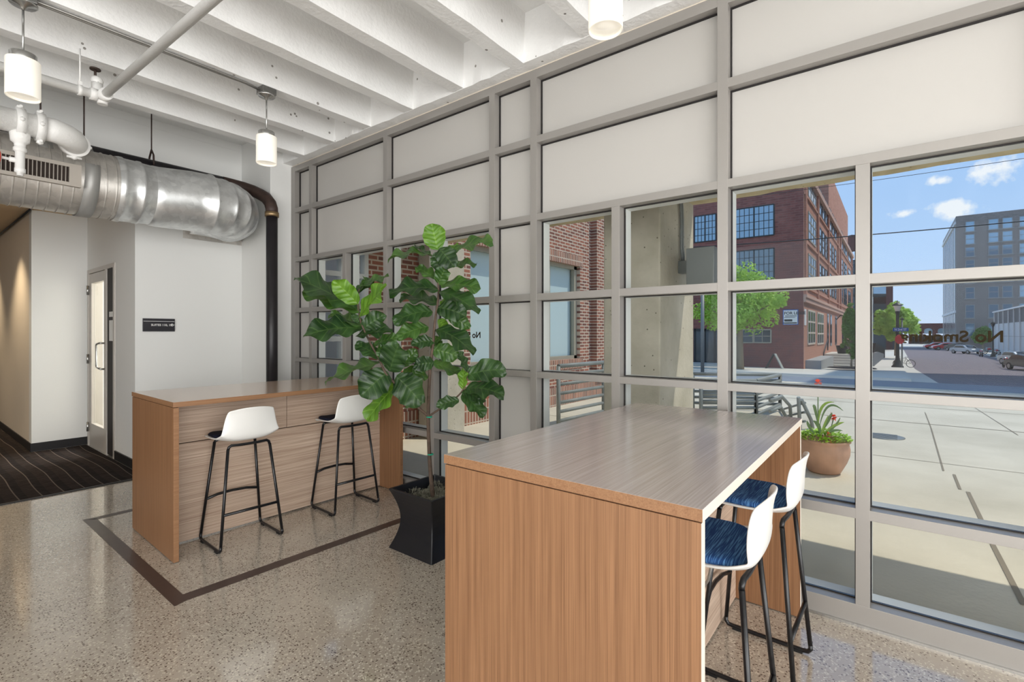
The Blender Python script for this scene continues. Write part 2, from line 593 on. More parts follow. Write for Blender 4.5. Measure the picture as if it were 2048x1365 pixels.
def mat_fabric(name, c1, c2, stripes=True):
    m, n, b = new_mat(name)
    t = N(n, 'ShaderNodeTexCoord')
    mp = N(n, 'ShaderNodeMapping')
    mp.inputs['Scale'].default_value = (9, 240, 40)
    n.links.new(t.outputs['Object'], mp.inputs[0])
    w = N(n, 'ShaderNodeTexNoise', Scale=1.0, Detail=2.0, Distortion=0.5)
    n.links.new(mp.outputs[0], w.inputs['Vector'])
    r = ramp_node(n, [(0.46, srgb(*c1)), (0.66, srgb(*c2))])
    n.links.new(w.outputs['Fac'], r.inputs[0])
    n.links.new(r.outputs[0], b.inputs['Base Color'])
    b.inputs['Roughness'].default_value = 0.85
    b.inputs['Specular IOR Level'].default_value = 0.2
    bp = N(n, 'ShaderNodeBump', Strength=0.3, Distance=0.002)
    n.links.new(w.outputs['Fac'], bp.inputs['Height'])
    n.links.new(bp.outputs[0], b.inputs['Normal'])


mat_fabric('fabric_blue', (38, 74, 128), (98, 150, 204))
mat_fabric('fabric_navy', (20, 22, 38), (34, 38, 58))


def mat_leaf(name, dark, light, trans, rough=0.38):
    """glossy leaf; U runs across the blade, V from stalk to tip"""
    m, n, b = new_mat(name)
    t = N(n, 'ShaderNodeTexCoord')
    s = N(n, 'ShaderNodeSeparateXYZ')
    n.links.new(t.outputs['UV'], s.inputs[0])
    c = N(n, 'ShaderNodeMath', operation='SUBTRACT')
    c.inputs[1].default_value = 0.5
    n.links.new(s.outputs['X'], c.inputs[0])
    ab = N(n, 'ShaderNodeMath', operation='ABSOLUTE')
    n.links.new(c.outputs[0], ab.inputs[0])
    # side veins: fract(v*7 - |u|*3)
    m1 = N(n, 'ShaderNodeMath', operation='MULTIPLY')
    m1.inputs[1].default_value = 2.2
    n.links.new(ab.outputs[0], m1.inputs[0])
    m2 = N(n, 'ShaderNodeMath', operation='MULTIPLY')
    m2.inputs[1].default_value = 6.0
    n.links.new(s.outputs['Y'], m2.inputs[0])
    sb = N(n, 'ShaderNodeMath', operation='SUBTRACT')
    n.links.new(m2.outputs[0], sb.inputs[0])
    n.links.new(m1.outputs[0], sb.inputs[1])
    fr = N(n, 'ShaderNodeMath', operation='FRACT')
    n.links.new(sb.outputs[0], fr.inputs[0])
    fc = N(n, 'ShaderNodeMath', operation='SUBTRACT')
    fc.inputs[1].default_value = 0.5
    n.links.new(fr.outputs[0], fc.inputs[0])
    fa = N(n, 'ShaderNodeMath', operation='ABSOLUTE')
    n.links.new(fc.outputs[0], fa.inputs[0])
    lt = N(n, 'ShaderNodeMath', operation='LESS_THAN')
    lt.inputs[1].default_value = 0.05
    n.links.new(fa.outputs[0], lt.inputs[0])
    mid = N(n, 'ShaderNodeMath', operation='LESS_THAN')
    mid.inputs[1].default_value = 0.022
    n.links.new(ab.outputs[0], mid.inputs[0])
    mm = N(n, 'ShaderNodeMath', operation='MAXIMUM')
    n.links.new(lt.outputs[0], mm.inputs[0])
    n.links.new(mid.outputs[0], mm.inputs[1])
    mf = N(n, 'ShaderNodeMath', operation='MULTIPLY')
    mf.inputs[1].default_value = 0.38
    n.links.new(mm.outputs[0], mf.inputs[0])
    x = N(n, 'ShaderNodeTexNoise', Scale=7.0, Detail=3.0)
    n.links.new(t.outputs['Object'], x.inputs['Vector'])
    r = ramp_node(n, [(0.35, srgb(*dark)), (0.68, srgb(*light))])
    n.links.new(x.outputs['Fac'], r.inputs[0])
    mx = N(n, 'ShaderNodeMixRGB')
    mx.inputs['Color2'].default_value = srgb(min(255, light[0] + 45), min(255, light[1] + 45), light[2] + 25)
    n.links.new(mf.outputs[0], mx.inputs['Fac'])
    n.links.new(r.outputs[0], mx.inputs['Color1'])
    n.links.new(mx.outputs[0], b.inputs['Base Color'])
    b.inputs['Roughness'].default_value = rough
    b.inputs['Specular IOR Level'].default_value = 0.5
    ht = N(n, 'ShaderNodeMath', operation='MULTIPLY')
    n.links.new(fa.outputs[0], ht.inputs[0])
    ht.inputs[1].default_value = 1.0
    bp = N(n, 'ShaderNodeBump', Strength=0.55, Distance=0.012)
    n.links.new(ht.outputs[0], bp.inputs['Height'])
    n.links.new(bp.outputs[0], b.inputs['Normal'])
    out = n.nodes['Material Output']
    tl = N(n, 'ShaderNodeBsdfTranslucent')
    tl.inputs['Color'].default_value = srgb(*trans)
    mi = N(n, 'ShaderNodeMixShader')
    mi.inputs[0].default_value = 0.22
    n.links.new(b.outputs[0], mi.inputs[1])
    n.links.new(tl.outputs[0], mi.inputs[2])
    n.links.new(mi.outputs[0], out.inputs[0])


mat_leaf('leaf_dark', (26, 50, 28), (56, 86, 46), (90, 140, 40), 0.34)
mat_leaf('leaf_mid', (38, 72, 32), (78, 112, 54), (120, 170, 40), 0.34)
mat_leaf('leaf_light', (66, 110, 30), (108, 150, 50), (150, 200, 40))
mat_leaf('leaf_bright', (118, 166, 48), (184, 218, 100), (200, 240, 90), rough=0.6)
mat_leaf('leaf_tree_dark', (62, 96, 40), (104, 146, 62), (150, 200, 60), rough=0.6)


def mat_concrete(name, a, bcol, vs=3.0, pit=True, joints=None):
    m, n, b = new_mat(name)
    t = N(n, 'ShaderNodeTexCoord')
    x = N(n, 'ShaderNodeTexNoise', Scale=vs, Detail=8.0, Roughness=0.6)
    n.links.new(t.outputs['Object'], x.inputs['Vector'])
    r = ramp_node(n, [(0.3, srgb(*a)), (0.7, srgb(*bcol))])
    n.links.new(x.outputs['Fac'], r.inputs[0])
    last = r.outputs[0]
    if pit:
        v = N(n, 'ShaderNodeTexVoronoi', Scale=14.0)
        n.links.new(t.outputs['Object'], v.inputs['Vector'])
        lt = N(n, 'ShaderNodeMath', operation='LESS_THAN')
        lt.inputs[1].default_value = 0.09
        n.links.new(v.outputs['Distance'], lt.inputs[0])
        mx = N(n, 'ShaderNodeMixRGB')
        mx.inputs['Color2'].default_value = srgb(a[0] * 0.6, a[1] * 0.6, a[2] * 0.58)
        n.links.new(lt.outputs[0], mx.inputs['Fac'])
        n.links.new(last, mx.inputs['Color1'])
        last = mx.outputs[0]
    n.links.new(last, b.inputs['Base Color'])
    b.inputs['Roughness'].default_value = 0.9
    b.inputs['Specular IOR Level'].default_value = 0.2
    y = N(n, 'ShaderNodeTexNoise', Scale=30.0, Detail=8.0)
    n.links.new(t.outputs['Object'], y.inputs['Vector'])
    bp = N(n, 'ShaderNodeBump', Strength=0.4, Distance=0.01)
    n.links.new(y.outputs['Fac'], bp.inputs['Height'])
    n.links.new(bp.outputs[0], b.inputs['Normal'])


mat_concrete('concrete_column', (172, 166, 150), (198, 192, 178))
mat_concrete('concrete_canopy', (178, 162, 128), (210, 196, 162), vs=6.0)
mat_concrete('plaza_concrete', (182, 174, 156), (204, 196, 178), vs=0.8, pit=False)

glass('glass_clear')
glass('glass_reflect', (0.55, 0.62, 0.62), 0.5)
plain('window_sky', (150, 178, 196), 0.06, spec=0.9, metal=0.5)
plain('window_mid', (118, 138, 148), 0.1, spec=0.8, metal=0.3)
plain('window_dark', (54, 68, 76), 0.1, spec=0.8, metal=0.3)


def mat_shade():
    m, n, b = new_mat('opal_glass')
    b.inputs['Base Color'].default_value = srgb(250, 246, 236)
    b.inputs['Roughness'].default_value = 0.25
    b.inputs['Emission Color'].default_value = (1.0, 0.93, 0.80, 1)
    b.inputs['Emission Strength'].default_value = 0.32


mat_shade()
m_, n_, b_ = new_mat('lamp_on')
b_.inputs['Emission Color'].default_value = (1.0, 0.85, 0.6, 1)
b_.inputs['Emission Strength'].default_value = 6
M = MATS

# ------------------------------------------------------------------ geometry helpers


class MB:
    """collects shapes into one mesh"""

    def __init__(s):
        s.bm = bmesh.new()

    def box(s, x0, x1, y0, y1, z0, z1, bev=0.0):
        return s.hexa([(x0, y0, z0), (x1, y0, z0), (x1, y1, z0), (x0, y1, z0)],
                      [(x0, y0, z1), (x1, y0, z1), (x1, y1, z1), (x0, y1, z1)], bev)

    def hexa(s, lo, hi, bev=0.0):
        a = [s.bm.verts.new(p) for p in lo]
        b = [s.bm.verts.new(p) for p in hi]
        n = len(a)
        fs = [s.bm.faces.new(a[::-1]), s.bm.faces.new(b)]
        for i in range(n):
            j = (i + 1) % n
            fs.append(s.bm.faces.new((a[i], a[j], b[j], b[i])))
        if bev:
            es = {e for f in fs for e in f.edges}
            bmesh.ops.bevel(s.bm, geom=list(es), offset=bev, segments=2, affect='EDGES', profile=0.7)
        return s

    def tube(s, pts, r, seg=10, caps=True, closed=False):
        pts = [Vector(p) for p in pts]
        rr = r if isinstance(r, (list, tuple)) else [r] * len(pts)
        rings = []
        n = len(pts)
        up = None
        for i, p in enumerate(pts):
            if closed:
                d = (pts[(i + 1) % n] - pts[i - 1]).normalized()
            elif i == 0:
                d = (pts[1] - p).normalized()
            elif i == n - 1:
                d = (p - pts[i - 1]).normalized()
            else:
                d = ((pts[i + 1] - p).normalized() + (p - pts[i - 1]).normalized()).normalized()
            if up is None:
                up = Vector((0, 0, 1)) if abs(d.z) < 0.9 else Vector((1, 0, 0))
            a = d.cross(up)
            if a.length < 1e-5:
                a = d.orthogonal()
            a.normalize()
            b = a.cross(d).normalized()
            up = b
            rings.append([s.bm.verts.new(p + (a * math.cos(2 * PI * k / seg) + b * math.sin(2 * PI * k / seg)) * rr[i]) for k in range(seg)])
        m = n if closed else n - 1
        for i in range(m):
            A, B = rings[i], rings[(i + 1) % n]
            for k in range(seg):
                f = s.bm.faces.new((A[k], A[(k + 1) % seg], B[(k + 1) % seg], B[k]))
                f.smooth = True
        if caps and not closed:
            s.bm.faces.new(rings[0][::-1])
            s.bm.faces.new(rings[-1])
        return s

    def cyl(s, p0, p1, r, seg=20):
        return s.tube([p0, p1], r, seg)

    def lathe(s, prof, c=(0, 0, 0), seg=32, caps=True):
        rings = []
        for (r, z) in prof:
            rings.append([s.bm.verts.new((c[0] + r * math.cos(2 * PI * k / seg), c[1] + r * math.sin(2 * PI * k / seg), c[2] + z)) for k in range(seg)])
        for i in range(len(rings) - 1):
            for k in range(seg):
                f = s.bm.faces.new((rings[i][k], rings[i][(k + 1) % seg], rings[i + 1][(k + 1) % seg], rings[i + 1][k]))
                f.smooth = True
        if caps:
            s.bm.faces.new(rings[0][::-1])
            s.bm.faces.new(rings[-1])
        return s

    def quad(s, *p):
        s.bm.faces.new([s.bm.verts.new(q) for q in p])
        return s

    def ball(s, c, r, sub=2, sc=(1, 1, 1)):
        g = bmesh.ops.create_icosphere(s.bm, subdivisions=sub, radius=r)
        for v in g['verts']:
            v.co = Vector((v.co.x * sc[0] + c[0], v.co.y * sc[1] + c[1], v.co.z * sc[2] + c[2]))
            for f in v.link_faces:
                f.smooth = True
        return s

    def grid(s, rows, smooth=True, uv=None, closed=False):
        """rows: list of lists of points"""
        V = [[s.bm.verts.new(p) for p in r] for r in rows]
        ul = s.bm.loops.layers.uv.verify() if uv else None
        for i in range(len(V) - 1):
            m = len(V[i])
            for j in range(m if closed else m - 1):
                jj = (j + 1) % m
                f = s.bm.faces.new((V[i][j], V[i][jj], V[i + 1][jj], V[i + 1][j]))
                f.smooth = smooth
                if uv:
                    us = [(j, i), (j + 1, i), (j + 1, i + 1), (j, i + 1)]
                    for l, (a, b) in zip(f.loops, us):
                        l[ul].uv = (a / (m - 1), b / (len(V) - 1))
        return s

    def build(s, name, mat, parent=None, recalc=True, bev=None):
        if recalc:
            bmesh.ops.recalc_face_normals(s.bm, faces=s.bm.faces)
        me = bpy.data.meshes.new(name)
        s.bm.to_mesh(me)
        s.bm.free()
        o = bpy.data.objects.new(name, me)
        COL.objects.link(o)
        mats = mat if isinstance(mat, (list, tuple)) else [mat]
        for x in mats:
            me.materials.append(M[x] if isinstance(x, str) else x)
        if parent:
            o.parent = parent
        if bev:
            md = o.modifiers.new('bevel', 'BEVEL')
            md.width = bev
            md.segments = 2
            md.limit_method = 'ANGLE'
        return o


def tag(o, label, cat, group=None, kind=None):
    if label:
        o['label'] = label
    if cat:
        o['category'] = cat
    if group:
        o['group'] = group
    if kind:
        o['kind'] = kind
    return o


def thing(name, label, cat, loc=(0, 0, 0), rz=0, group=None):
    o = bpy.data.objects.new(name, None)
    o.empty_display_size = 0.1
    COL.objects.link(o)
    o.location = loc
    o.rotation_euler = (0, 0, rz)
    return tag(o, label, cat, group)


def struct(o, label=None, cat=None):
    o['kind'] = 'structure'
    if label:
        o['label'] = label
    if cat:
        o['category'] = cat
    return o


def dup(root, loc, rz, label, group=None):
    r = root.copy()
    COL.objects.link(r)
    r.location = loc
    r.rotation_euler = (0, 0, rz)
    r['label'] = label
    if group:
        r['group'] = group
    for ch in list(root.children):
        c = ch.copy()
        COL.objects.link(c)
        c.parent = r
        for g in ch.children:
            d = g.copy()
            COL.objects.link(d)
            d.parent = c
    return r


def text_mesh(name, body, size, mat, parent, mw, depth=0.001, align='LEFT', bold=0.0):
    cu = bpy.data.curves.new(name, 'FONT')
    cu.body = body
    cu.size = size
    cu.extrude = depth
    cu.offset = bold
    cu.align_x = align
    t = bpy.data.objects.new(name + '_tmp', cu)
    COL.objects.link(t)
    dg = bpy.context.evaluated_depsgraph_get()
    me = bpy.data.meshes.new_from_object(t.evaluated_get(dg))
    bpy.data.objects.remove(t)
    me.materials.clear()
    me.materials.append(M[mat])
    o = bpy.data.objects.new(name, me)
    COL.objects.link(o)
    me.transform(mw)
    if parent:
        o.parent = parent
    return o


def axes(ox, xa, ya):
    """matrix whose local x,y point along xa,ya with origin ox"""
    xa = Vector(xa).normalized()
    ya = Vector(ya).normalized()
    za = xa.cross(ya)
    m = Matrix.Identity(4)
    for i in range(3):
        m[i][0] = xa[i]
        m[i][1] = ya[i]
        m[i][2] = za[i]
        m[i][3] = ox[i]
    return m


# photo-survey helpers: turn a sight line into a place on a known surface
_a = R(CAM_YAW)
FW = (math.cos(_a), math.sin(_a))
RT = (math.sin(_a), -math.cos(_a))


def ray(px, py):
    u = (px - 1024) / FPX
    return FW[0] + u * RT[0], FW[1] + u * RT[1], -(py - HOR) / FPX


def at_d(px, py, d):
    a, b, c = ray(px, py)
    return Vector((a * d, b * d, CAM_H + c * d))


def at_z(px, py, z=0.0):
    a, b, c = ray(px, py)
    return at_d(px, py, (z - CAM_H) / c)


def at_x(px, py, x):
    return at_d(px, py, x / ray(px, py)[0])


def at_y(px, py, y):
    return at_d(px, py, y / ray(px, py)[1])


SL = 0.0375


def gz(x):
    if x < 10:
        return -0.03
    return -0.03 - SL * (min(x, 60) - 10)


def ground(px, py):
    lo, hi = 1.0, 400.0
    for _ in range(60):
        m = (lo + hi) / 2
        p = at_d(px, py, m)
        if p.z > gz(p.x):
            lo = m
        else:
            hi = m
    return at_d(px, py, lo)


XW = 2.9725       # room face of the window wall
YB = 6.33         # back wall
ZC = 3.42         # underside of the ceiling joists
ZT = 3.76         # top of the ceiling pans

# ================================================================== ROOM SHELL
XL, YR = -4.0, -5.0
o = MB().box(XL, XW + 0.15, YR, 14.2, -0.12, 0.0).build('floor', 'polished_concrete')
struct(o, 'polished grey concrete floor with exposed aggregate', 'floor')

# inlaid dark border strips around the left counter
b = MB()
zi = 0.0015


def strip(pts):
    b.bm.faces.new([b.bm.verts.new((x, y, zi)) for x, y in pts])


strip([(0.958, 3.010), (1.030, 3.030), (1.040, 4.925), (0.966, 4.965)])
strip([(1.030, 3.025), (3.0, 2.960), (3.0, 3.035), (1.030, 3.113)])
strip([(0.966, 4.965), (1.040, 4.895), (3.0, 4.86), (3.0, 4.93)])
o = b.build('trim_1', 'inlay')
struct(o, 'dark brown strip inlaid in the concrete floor around the left counter', 'floor strip')

# carpet
o = MB().box(-2.98, 1.115, 5.955, 14.0, 0.0, 0.008).box(1.115, 1.637, 5.955, 8.25, 0.0, 0.008).build('hall_carpet', 'carpet')
tag(o, 'dark brown carpet with wavy pale pinstripes in the hallway', 'carpet')
b = MB()
b.box(-3.0, 1.70, 5.925, 5.955, 0.0, 0.009)
o = b.build('carpet_edging', 'base_black')
tag(o, 'thin black edging strip along the front of the hallway carpet', 'edging')

# back wall (with the sign), chase in the corner, door wall, hallway walls
b = MB()
b.box(1.655, 2.73, YB, YB + 0.15, 0, ZT)
o = b.build('wall_back', 'wall_paint')
struct(o)
b = MB()
b.box(XL, 1.655, YB, YB + 0.15, 2.95, ZT)
b.box(XL, -3.0, YB, YB + 0.15, 0, 2.95)
b.box(XL, 2.73, YB - 0.004, YB, 3.672, 3.68)
o = b.build('wall_header', 'wall_paint')
struct(o)
b = MB()
b.box(2.73, 3.12, 5.606, YB + 0.15, 0, ZT)
o = b.build('wall_corner', 'wall_paint', bev=0.006)
struct(o)
# wall holding the door (x = 1.69)
DY0, DY1, DZ = 7.03, 8.22, 2.26
b = MB()
b.box(1.655, 1.80, YB + 0.15, DY0, 0, ZT)
b.box(1.655, 1.80, DY0, DY1, DZ, ZT)
b.box(1.655, 1.80, DY1, 8.42, 0, ZT)
o = b.build('wall_door', 'wall_paint')
struct(o)
b = MB()
b.box(1.13, 1.655, 8.27, 8.42, 0, 2.95)
o = b.build('wall_hall', 'wall_paint')
struct(o)
b = MB()
b.box(1.13, 1.28, 8.42, 14.2, 0, 2.95)
o = b.build('wall_corridor', 'wall_warm')
struct(o)
b = MB()
b.box(-3.15, -3.0, YB + 0.15, 14.2, 0, 2.95)
b.box(-3.0, 1.13, 14.05, 14.2, 0, 2.95)
o = b.build('wall_corridor_far', 'wall_warm')
struct(o)
b = MB()
b.box(-3.0, 1.655, YB + 0.15, 14.05, 2.95, 3.05)
o = b.build('ceiling_corridor', 'hall_ceiling')
struct(o)
# room beyond the glass door
b = MB()
b.box(1.80, 4.6, 9.3, 9.4, 0, 2.9)
b.box(4.5, 4.6, 6.7, 9.3, 0, 2.9)
b.box(1.80, 4.6, 6.6, 9.4, 2.9, 3.0)
b.box(1.80, 4.6, 6.55, 6.63, 0, 2.9)
o = b.build('wall_beyond', 'wall_paint')
struct(o)
area('suite_light', (3.2, 8.0, 2.85), (3.2, 8.0, 0), 1.2, 1.2, 130, (1.0, 0.97, 0.92))
# unseen rest of the room
b = MB()
b.box(XL - 0.15, XL, YR, YB, 0, ZT)
o = b.build('wall_left', 'wall_paint')
struct(o)
b = MB()
b.box(XL, XW + 0.15, YR - 0.15, YR, 0, ZT)
o = b.build('wall_rear', 'wall_paint')
struct(o)

# baseboards
bh = 0.11


def baseboard(name, x0, x1, y0, y1):
    o = MB().box(x0, x1, y0, y1, 0.008, bh).build(name, 'base_black', bev=0.004)
    struct(o)


baseboard('baseboard_hall', 1.118, 1.655, 8.256, 8.27)
baseboard('baseboard_corridor', 1.118, 1.13, 8.27, 14.0)
baseboard('baseboard_door', 1.641, 1.655, YB - 0.01, DY0 - 0.0)
baseboard('baseboard_back', 1.655, 2.716, YB - 0.014, YB)

# ------------------------------------------------------------------ ceiling of concrete joists
b = MB()
b.box(XL, 3.12, YR, YB, ZT, ZT + 0.12)
XE = 2.885
JW = 0.115
P = 0.605
JY0 = 2.16 - 0.025
js = []
k = -12
while JY0 + k * P < 5.6:
    y = JY0 + k * P
    if y > YR + 0.2:
        js.append(y)
    k += 1
rnd = random.Random(3)
for y in js:
    # tapered joist with a slightly ragged lower arris
    nseg = 46
    rows = []
    for i in range(nseg + 1):
        x = XL + (XE + 0.02 - XL) * i / nseg
        ja = rnd.uniform(-0.004, 0.004)
        jb = rnd.uniform(-0.004, 0.004)
        jz = rnd.uniform(0, 0.006)
        rows.append([(x, y - 0.035, ZT), (x, y + ja, ZC + jz), (x, y + JW + jb, ZC + jz), (x, y + JW + 0.035, ZT)])
    b.grid(rows, smooth=False)
# edge beam over the windows, its inner face tapered
rows = []
for i in range(121):
    y = YR + (YB - YR) * i / 120
    j = rnd.uniform(-0.008, 0.008)
    rows.append([(XE - 0.03, y, ZT), (XE + j, y, ZC + rnd.uniform(0, 0.004)), (3.12, y, ZC)])
b.grid(rows, smooth=False)
o = b.build('ceiling', 'ceiling_concrete', recalc=False)
struct(o, 'white painted concrete joist ceiling', 'ceiling')

# ------------------------------------------------------------------ window wall
PX = XW + 0.07          # plane of panels and glass
D0 = XW + 0.13          # outer face of the frames
MW = 0.058
mains = [(5.606, 5.520), (5.215, 5.157), (3.882, 3.824), (2.543, 2.485), (2.140, 2.082), (0.808, 0.750), (-0.520, -0.578), (-1.85, -1.908), (-3.18, -3.238), (-4.85, -4.95)]
subs = [(4.560, 4.502), (3.235, 3.177), (1.478, 1.420), (0.152, 0.094), (-1.19, -1.248), (-2.52, -2.578), (-4.0, -4.058)]
rails = [(0.0, 0.104), (0.530, 0.580), (1.120, 1.164), (1.6925, 1.742), (2.284, 2.332), (2.856, 2.908), (3.338, 3.402)]
b = MB()
for y1, y0 in mains:
    b.box(XW, D0, y0, y1, 0.0, 3.402)
for y1, y0 in subs:
    b.box(XW + 0.0005, D0 - 0.001, y0, y1, 0.104, 2.284)
for z0, z1 in rails:
    b.box(XW + 0.001, D0 - 0.002, YR, 5.606, z0, z1)
o = b.build('window_1', 'frame_metal', bev=0.0012)
win = struct(o, 'full height grid of brushed metal window frames along the street side', 'window wall')
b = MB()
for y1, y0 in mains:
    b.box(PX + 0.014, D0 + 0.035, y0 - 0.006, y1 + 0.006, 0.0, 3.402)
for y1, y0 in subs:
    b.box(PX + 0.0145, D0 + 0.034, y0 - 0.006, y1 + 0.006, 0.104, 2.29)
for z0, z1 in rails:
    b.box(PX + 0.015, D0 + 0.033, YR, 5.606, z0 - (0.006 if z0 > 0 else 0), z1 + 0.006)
b.build('sunlit_white_caps', 'frame_white', win)  # white colour stands in for sunlight on the outer frame reveals
# closing strip between frame head and concrete, floor sill strip
b = MB()
b.box(XW + 0.02, D0, YR, 5.606, 3.402, ZC + 0.01)
b.build('head_closer', 'wall_warm', win)
b = MB()
b.box(XW - 0.012, XW + 0.002, YR, 5.606, 0.0, 0.012)
b.build('sill_strip', 'steel', win)

ys_main = [m for m in mains]
bays = []
for i in range(len(mains) - 1):
    top = mains[i][1]
    bot = mains[i + 1][0]
    bays.append((bot, top, i))
NARROW = (0, 3)


def fill(y0, y1, z0, z1, kind):
    g = 0.007
    if kind == 'panel':
        b = MB()
        b.box(PX, PX + 0.02, y0, y1, z0, z1)
        p = b.build('spandrel_panel', 'spandrel', win)
        b = MB()
        x0, x1 = PX - 0.014, PX
        b.box(x0, x1, y0, y0 + 0.004, z0, z1)
        b.box(x0, x1, y1 - g, y1, z0, z1)
        b.box(x0, x1, y0 + 0.004, y1 - g, z1 - g, z1)
        b.box(x0, x1, y0 + 0.004, y1 - g, z0, z0 + 0.003)
        b.build('gasket', 'gasket', p)
    else:
        b = MB()
        b.box(PX, PX + 0.008, y0 + g, y1 - g, z0 + g, z1 - g)
        p = b.build('pane', 'glass_clear', win)
        b = MB()
        x0, x1 = PX - 0.003, PX + 0.0135
        g2 = 0.006
        b.box(x0, x1, y0, y0 + g2, z0, z1)
        b.box(x0, x1, y1 - g2, y1, z0, z1)
        b.box(x0, x1, y0 + g2, y1 - g2, z1 - g2, z1)
        b.box(x0, x1, y0 + g2, y1 - g2, z0, z0 + g2)
        b.build('gasket', 'gasket', p)


for (y0, y1, i) in bays:
    lows = [(rails[k][1], rails[k + 1][0]) for k in range(0, 4)]
    highs = [(rails[k][1], rails[k + 1][0]) for k in range(4, 6)]
    if i in NARROW:
        for z0, z1 in lows + highs:
            fill(y0, y1, z0, z1, 'panel')
        continue
    for z0, z1 in highs:
        fill(y0, y1, z0, z1, 'panel')
    cuts = [y0]
    for s1, s0 in sorted(subs):
        if y0 < s0 and s1 < y1:
            cuts += [s0, s1]
    cuts.append(y1)
    for z0, z1 in lows:
        for c in range(0, len(cuts), 2):
            fill(cuts[c], cuts[c + 1], z0, z1, 'pane')

# outer wall above the frames
b = MB()
b.box(3.12, 3.4, YR, 6.6, 3.3, 4.6)
o = b.build('wall_outer', 'concrete_canopy')
struct(o)

# lettering on the glass, readable from the street
t = text_mesh('glass_lettering', 'No Smoking', 0.0714, 'letter', None, axes((PX - 0.002, -0.383, 1.411), (0, 1, 0), (0, 0, 1)), 0.0006, bold=0.0016)
tag(t, 'brown No Smoking lettering on the right window pane, seen reversed', 'window lettering')
t = text_mesh('glass_lettering', 'No Smoking', 0.0714, 'letter', None, axes((PX - 0.002, 2.69, 1.411), (0, 1, 0), (0, 0, 1)), 0.0006, bold=0.0016)
tag(t, 'No Smoking lettering on the pane behind the fig plant, seen reversed', 'window lettering')

# ================================================================== GLASS DOOR IN THE HALL
dr = thing('door_1', 'narrow-stile metal framed glass door in the white hall wall', 'door', (1.655, DY0, 0))
dr['kind'] = 'structure'
W = DY1 - DY0
b = MB()
b.box(-0.012, 0.14, 0.0, 0.06, 0.0, DZ)
b.box(-0.012, 0.14, W - 0.045, W, 0.0, DZ)
b.box(-0.012, 0.14, 0.06, W - 0.045, DZ - 0.05, DZ)
b.box(-0.012, 0.14, 0.32, 0.385, 0.0, DZ - 0.05)
b.build('door_frame', 'door_metal', dr, bev=0.002)
b = MB()
b.box(-0.002, 0.02, 0.06, 0.32, 0.02, DZ - 0.05)
b.build('side_panel', 'gasket', dr)
leaf = MB()
l0, l1 = 0.39, W - 0.05
leaf.box(0.0, 0.045, l0, l0 + 0.095, 0.012, DZ - 0.055)
leaf.box(0.0, 0.045, l1 - 0.095, l1, 0.012, DZ - 0.055)
leaf.box(0.0, 0.045, l0 + 0.095, l1 - 0.095, DZ - 0.175, DZ - 0.055)
leaf.box(0.0, 0.045, l0 + 0.095, l1 - 0.095, 0.012, 0.30)
leaf = leaf.build('door_leaf', 'door_metal', dr, bev=0.002)
MB().box(0.018, 0.026, l0 + 0.085, l1 - 0.085, 0.29, DZ - 0.165).build('door_glass', 'glass_clear', leaf)
b = MB()
hy = l0 + 0.05
b.tube([(0.0, hy, 1.02), (-0.035, hy, 1.02), (-0.055, hy + 0.02, 1.04) if 0 else (-0.05, hy, 1.03), (-0.05, hy + 0.05, 1.03), (-0.05, hy + 0.12, 1.04), (-0.05, hy + 0.13, 1.06), (-0.05, hy + 0.13, 1.30), (-0.05, hy + 0.12, 1.32), (-0.05, hy, 1.33), (0.0, hy, 1.33)], 0.012, 8)
b.build('pull_handle', 'steel', leaf)
for z in (0.25, 1.12, 2.0):
    b = MB()
    b.cyl((-0.016, W - 0.045, z - 0.06), (-0.016, W - 0.045, z + 0.06), 0.014, 10)
    b.build('hinge', 'steel', dr)
b = MB()
b.box(-0.02, 0.14, 0.0, W, 0.0, 0.012)
b.build('threshold', 'steel', dr)
b = MB()
b.box(-0.008, -0.002, 0.08, 0.22, 1.36, 1.60)
b.box(-0.008, -0.002, 0.08, 0.22, 1.64, 1.70)
b.build('notice', 'sign_white', dr)

# wall sign
SY = YB
p0 = at_y(286, 637, SY - 0.02)
p1 = at_y(350, 663.5, SY - 0.02)
sg = thing('wall_sign', 'small black sign reading SUITES 110, 135 on the white back wall', 'sign', (p0.x, SY, p1.z))
sw, sh = p1.x - p0.x, p0.z - p1.z
MB().box(0, sw, -0.018, 0, 0, sh).build('sign_plate', 'sign_black', sg, bev=0.002)
MB().box(0.005, sw - 0.005, -0.0195, -0.0175, sh * 0.77, sh * 0.80).build('rule', 'sign_white', sg)
text_mesh('lettering', 'SUITES 110, 135', 0.031, 'sign_white', sg, axes((sw * 0.245, -0.0195, sh * 0.43), (1, 0, 0), (0, 0, 1)), 0.0008, bold=0.0006)
b = MB()
ax, az = sw * 0.845, sh * 0.52
b.box(ax, ax + 0.05, -0.0200, -0.0188, az - 0.002, az + 0.002)
b.hexa([(ax, -0.0205, az), (ax + 0.018, -0.0205, az + 0.016), (ax + 0.023, -0.0205, az + 0.012), (ax + 0.008, -0.0205, az)], [(ax, -0.0188, az), (ax + 0.018, -0.0188, az + 0.016), (ax + 0.023, -0.0188, az + 0.012), (ax + 0.008, -0.0188, az)])
b.hexa([(ax, -0.0205, az), (ax + 0.018, -0.0205, az - 0.016), (ax + 0.023, -0.0205, az - 0.012), (ax + 0.008, -0.0205, az)], [(ax, -0.0188, az), (ax + 0.018, -0.0188, az - 0.016), (ax + 0.023, -0.0188, az - 0.012), (ax + 0.008, -0.0188, az)])
b.build('arrow', 'sign_white', sg)

# ================================================================== COUNTERS
TZ = 1.015


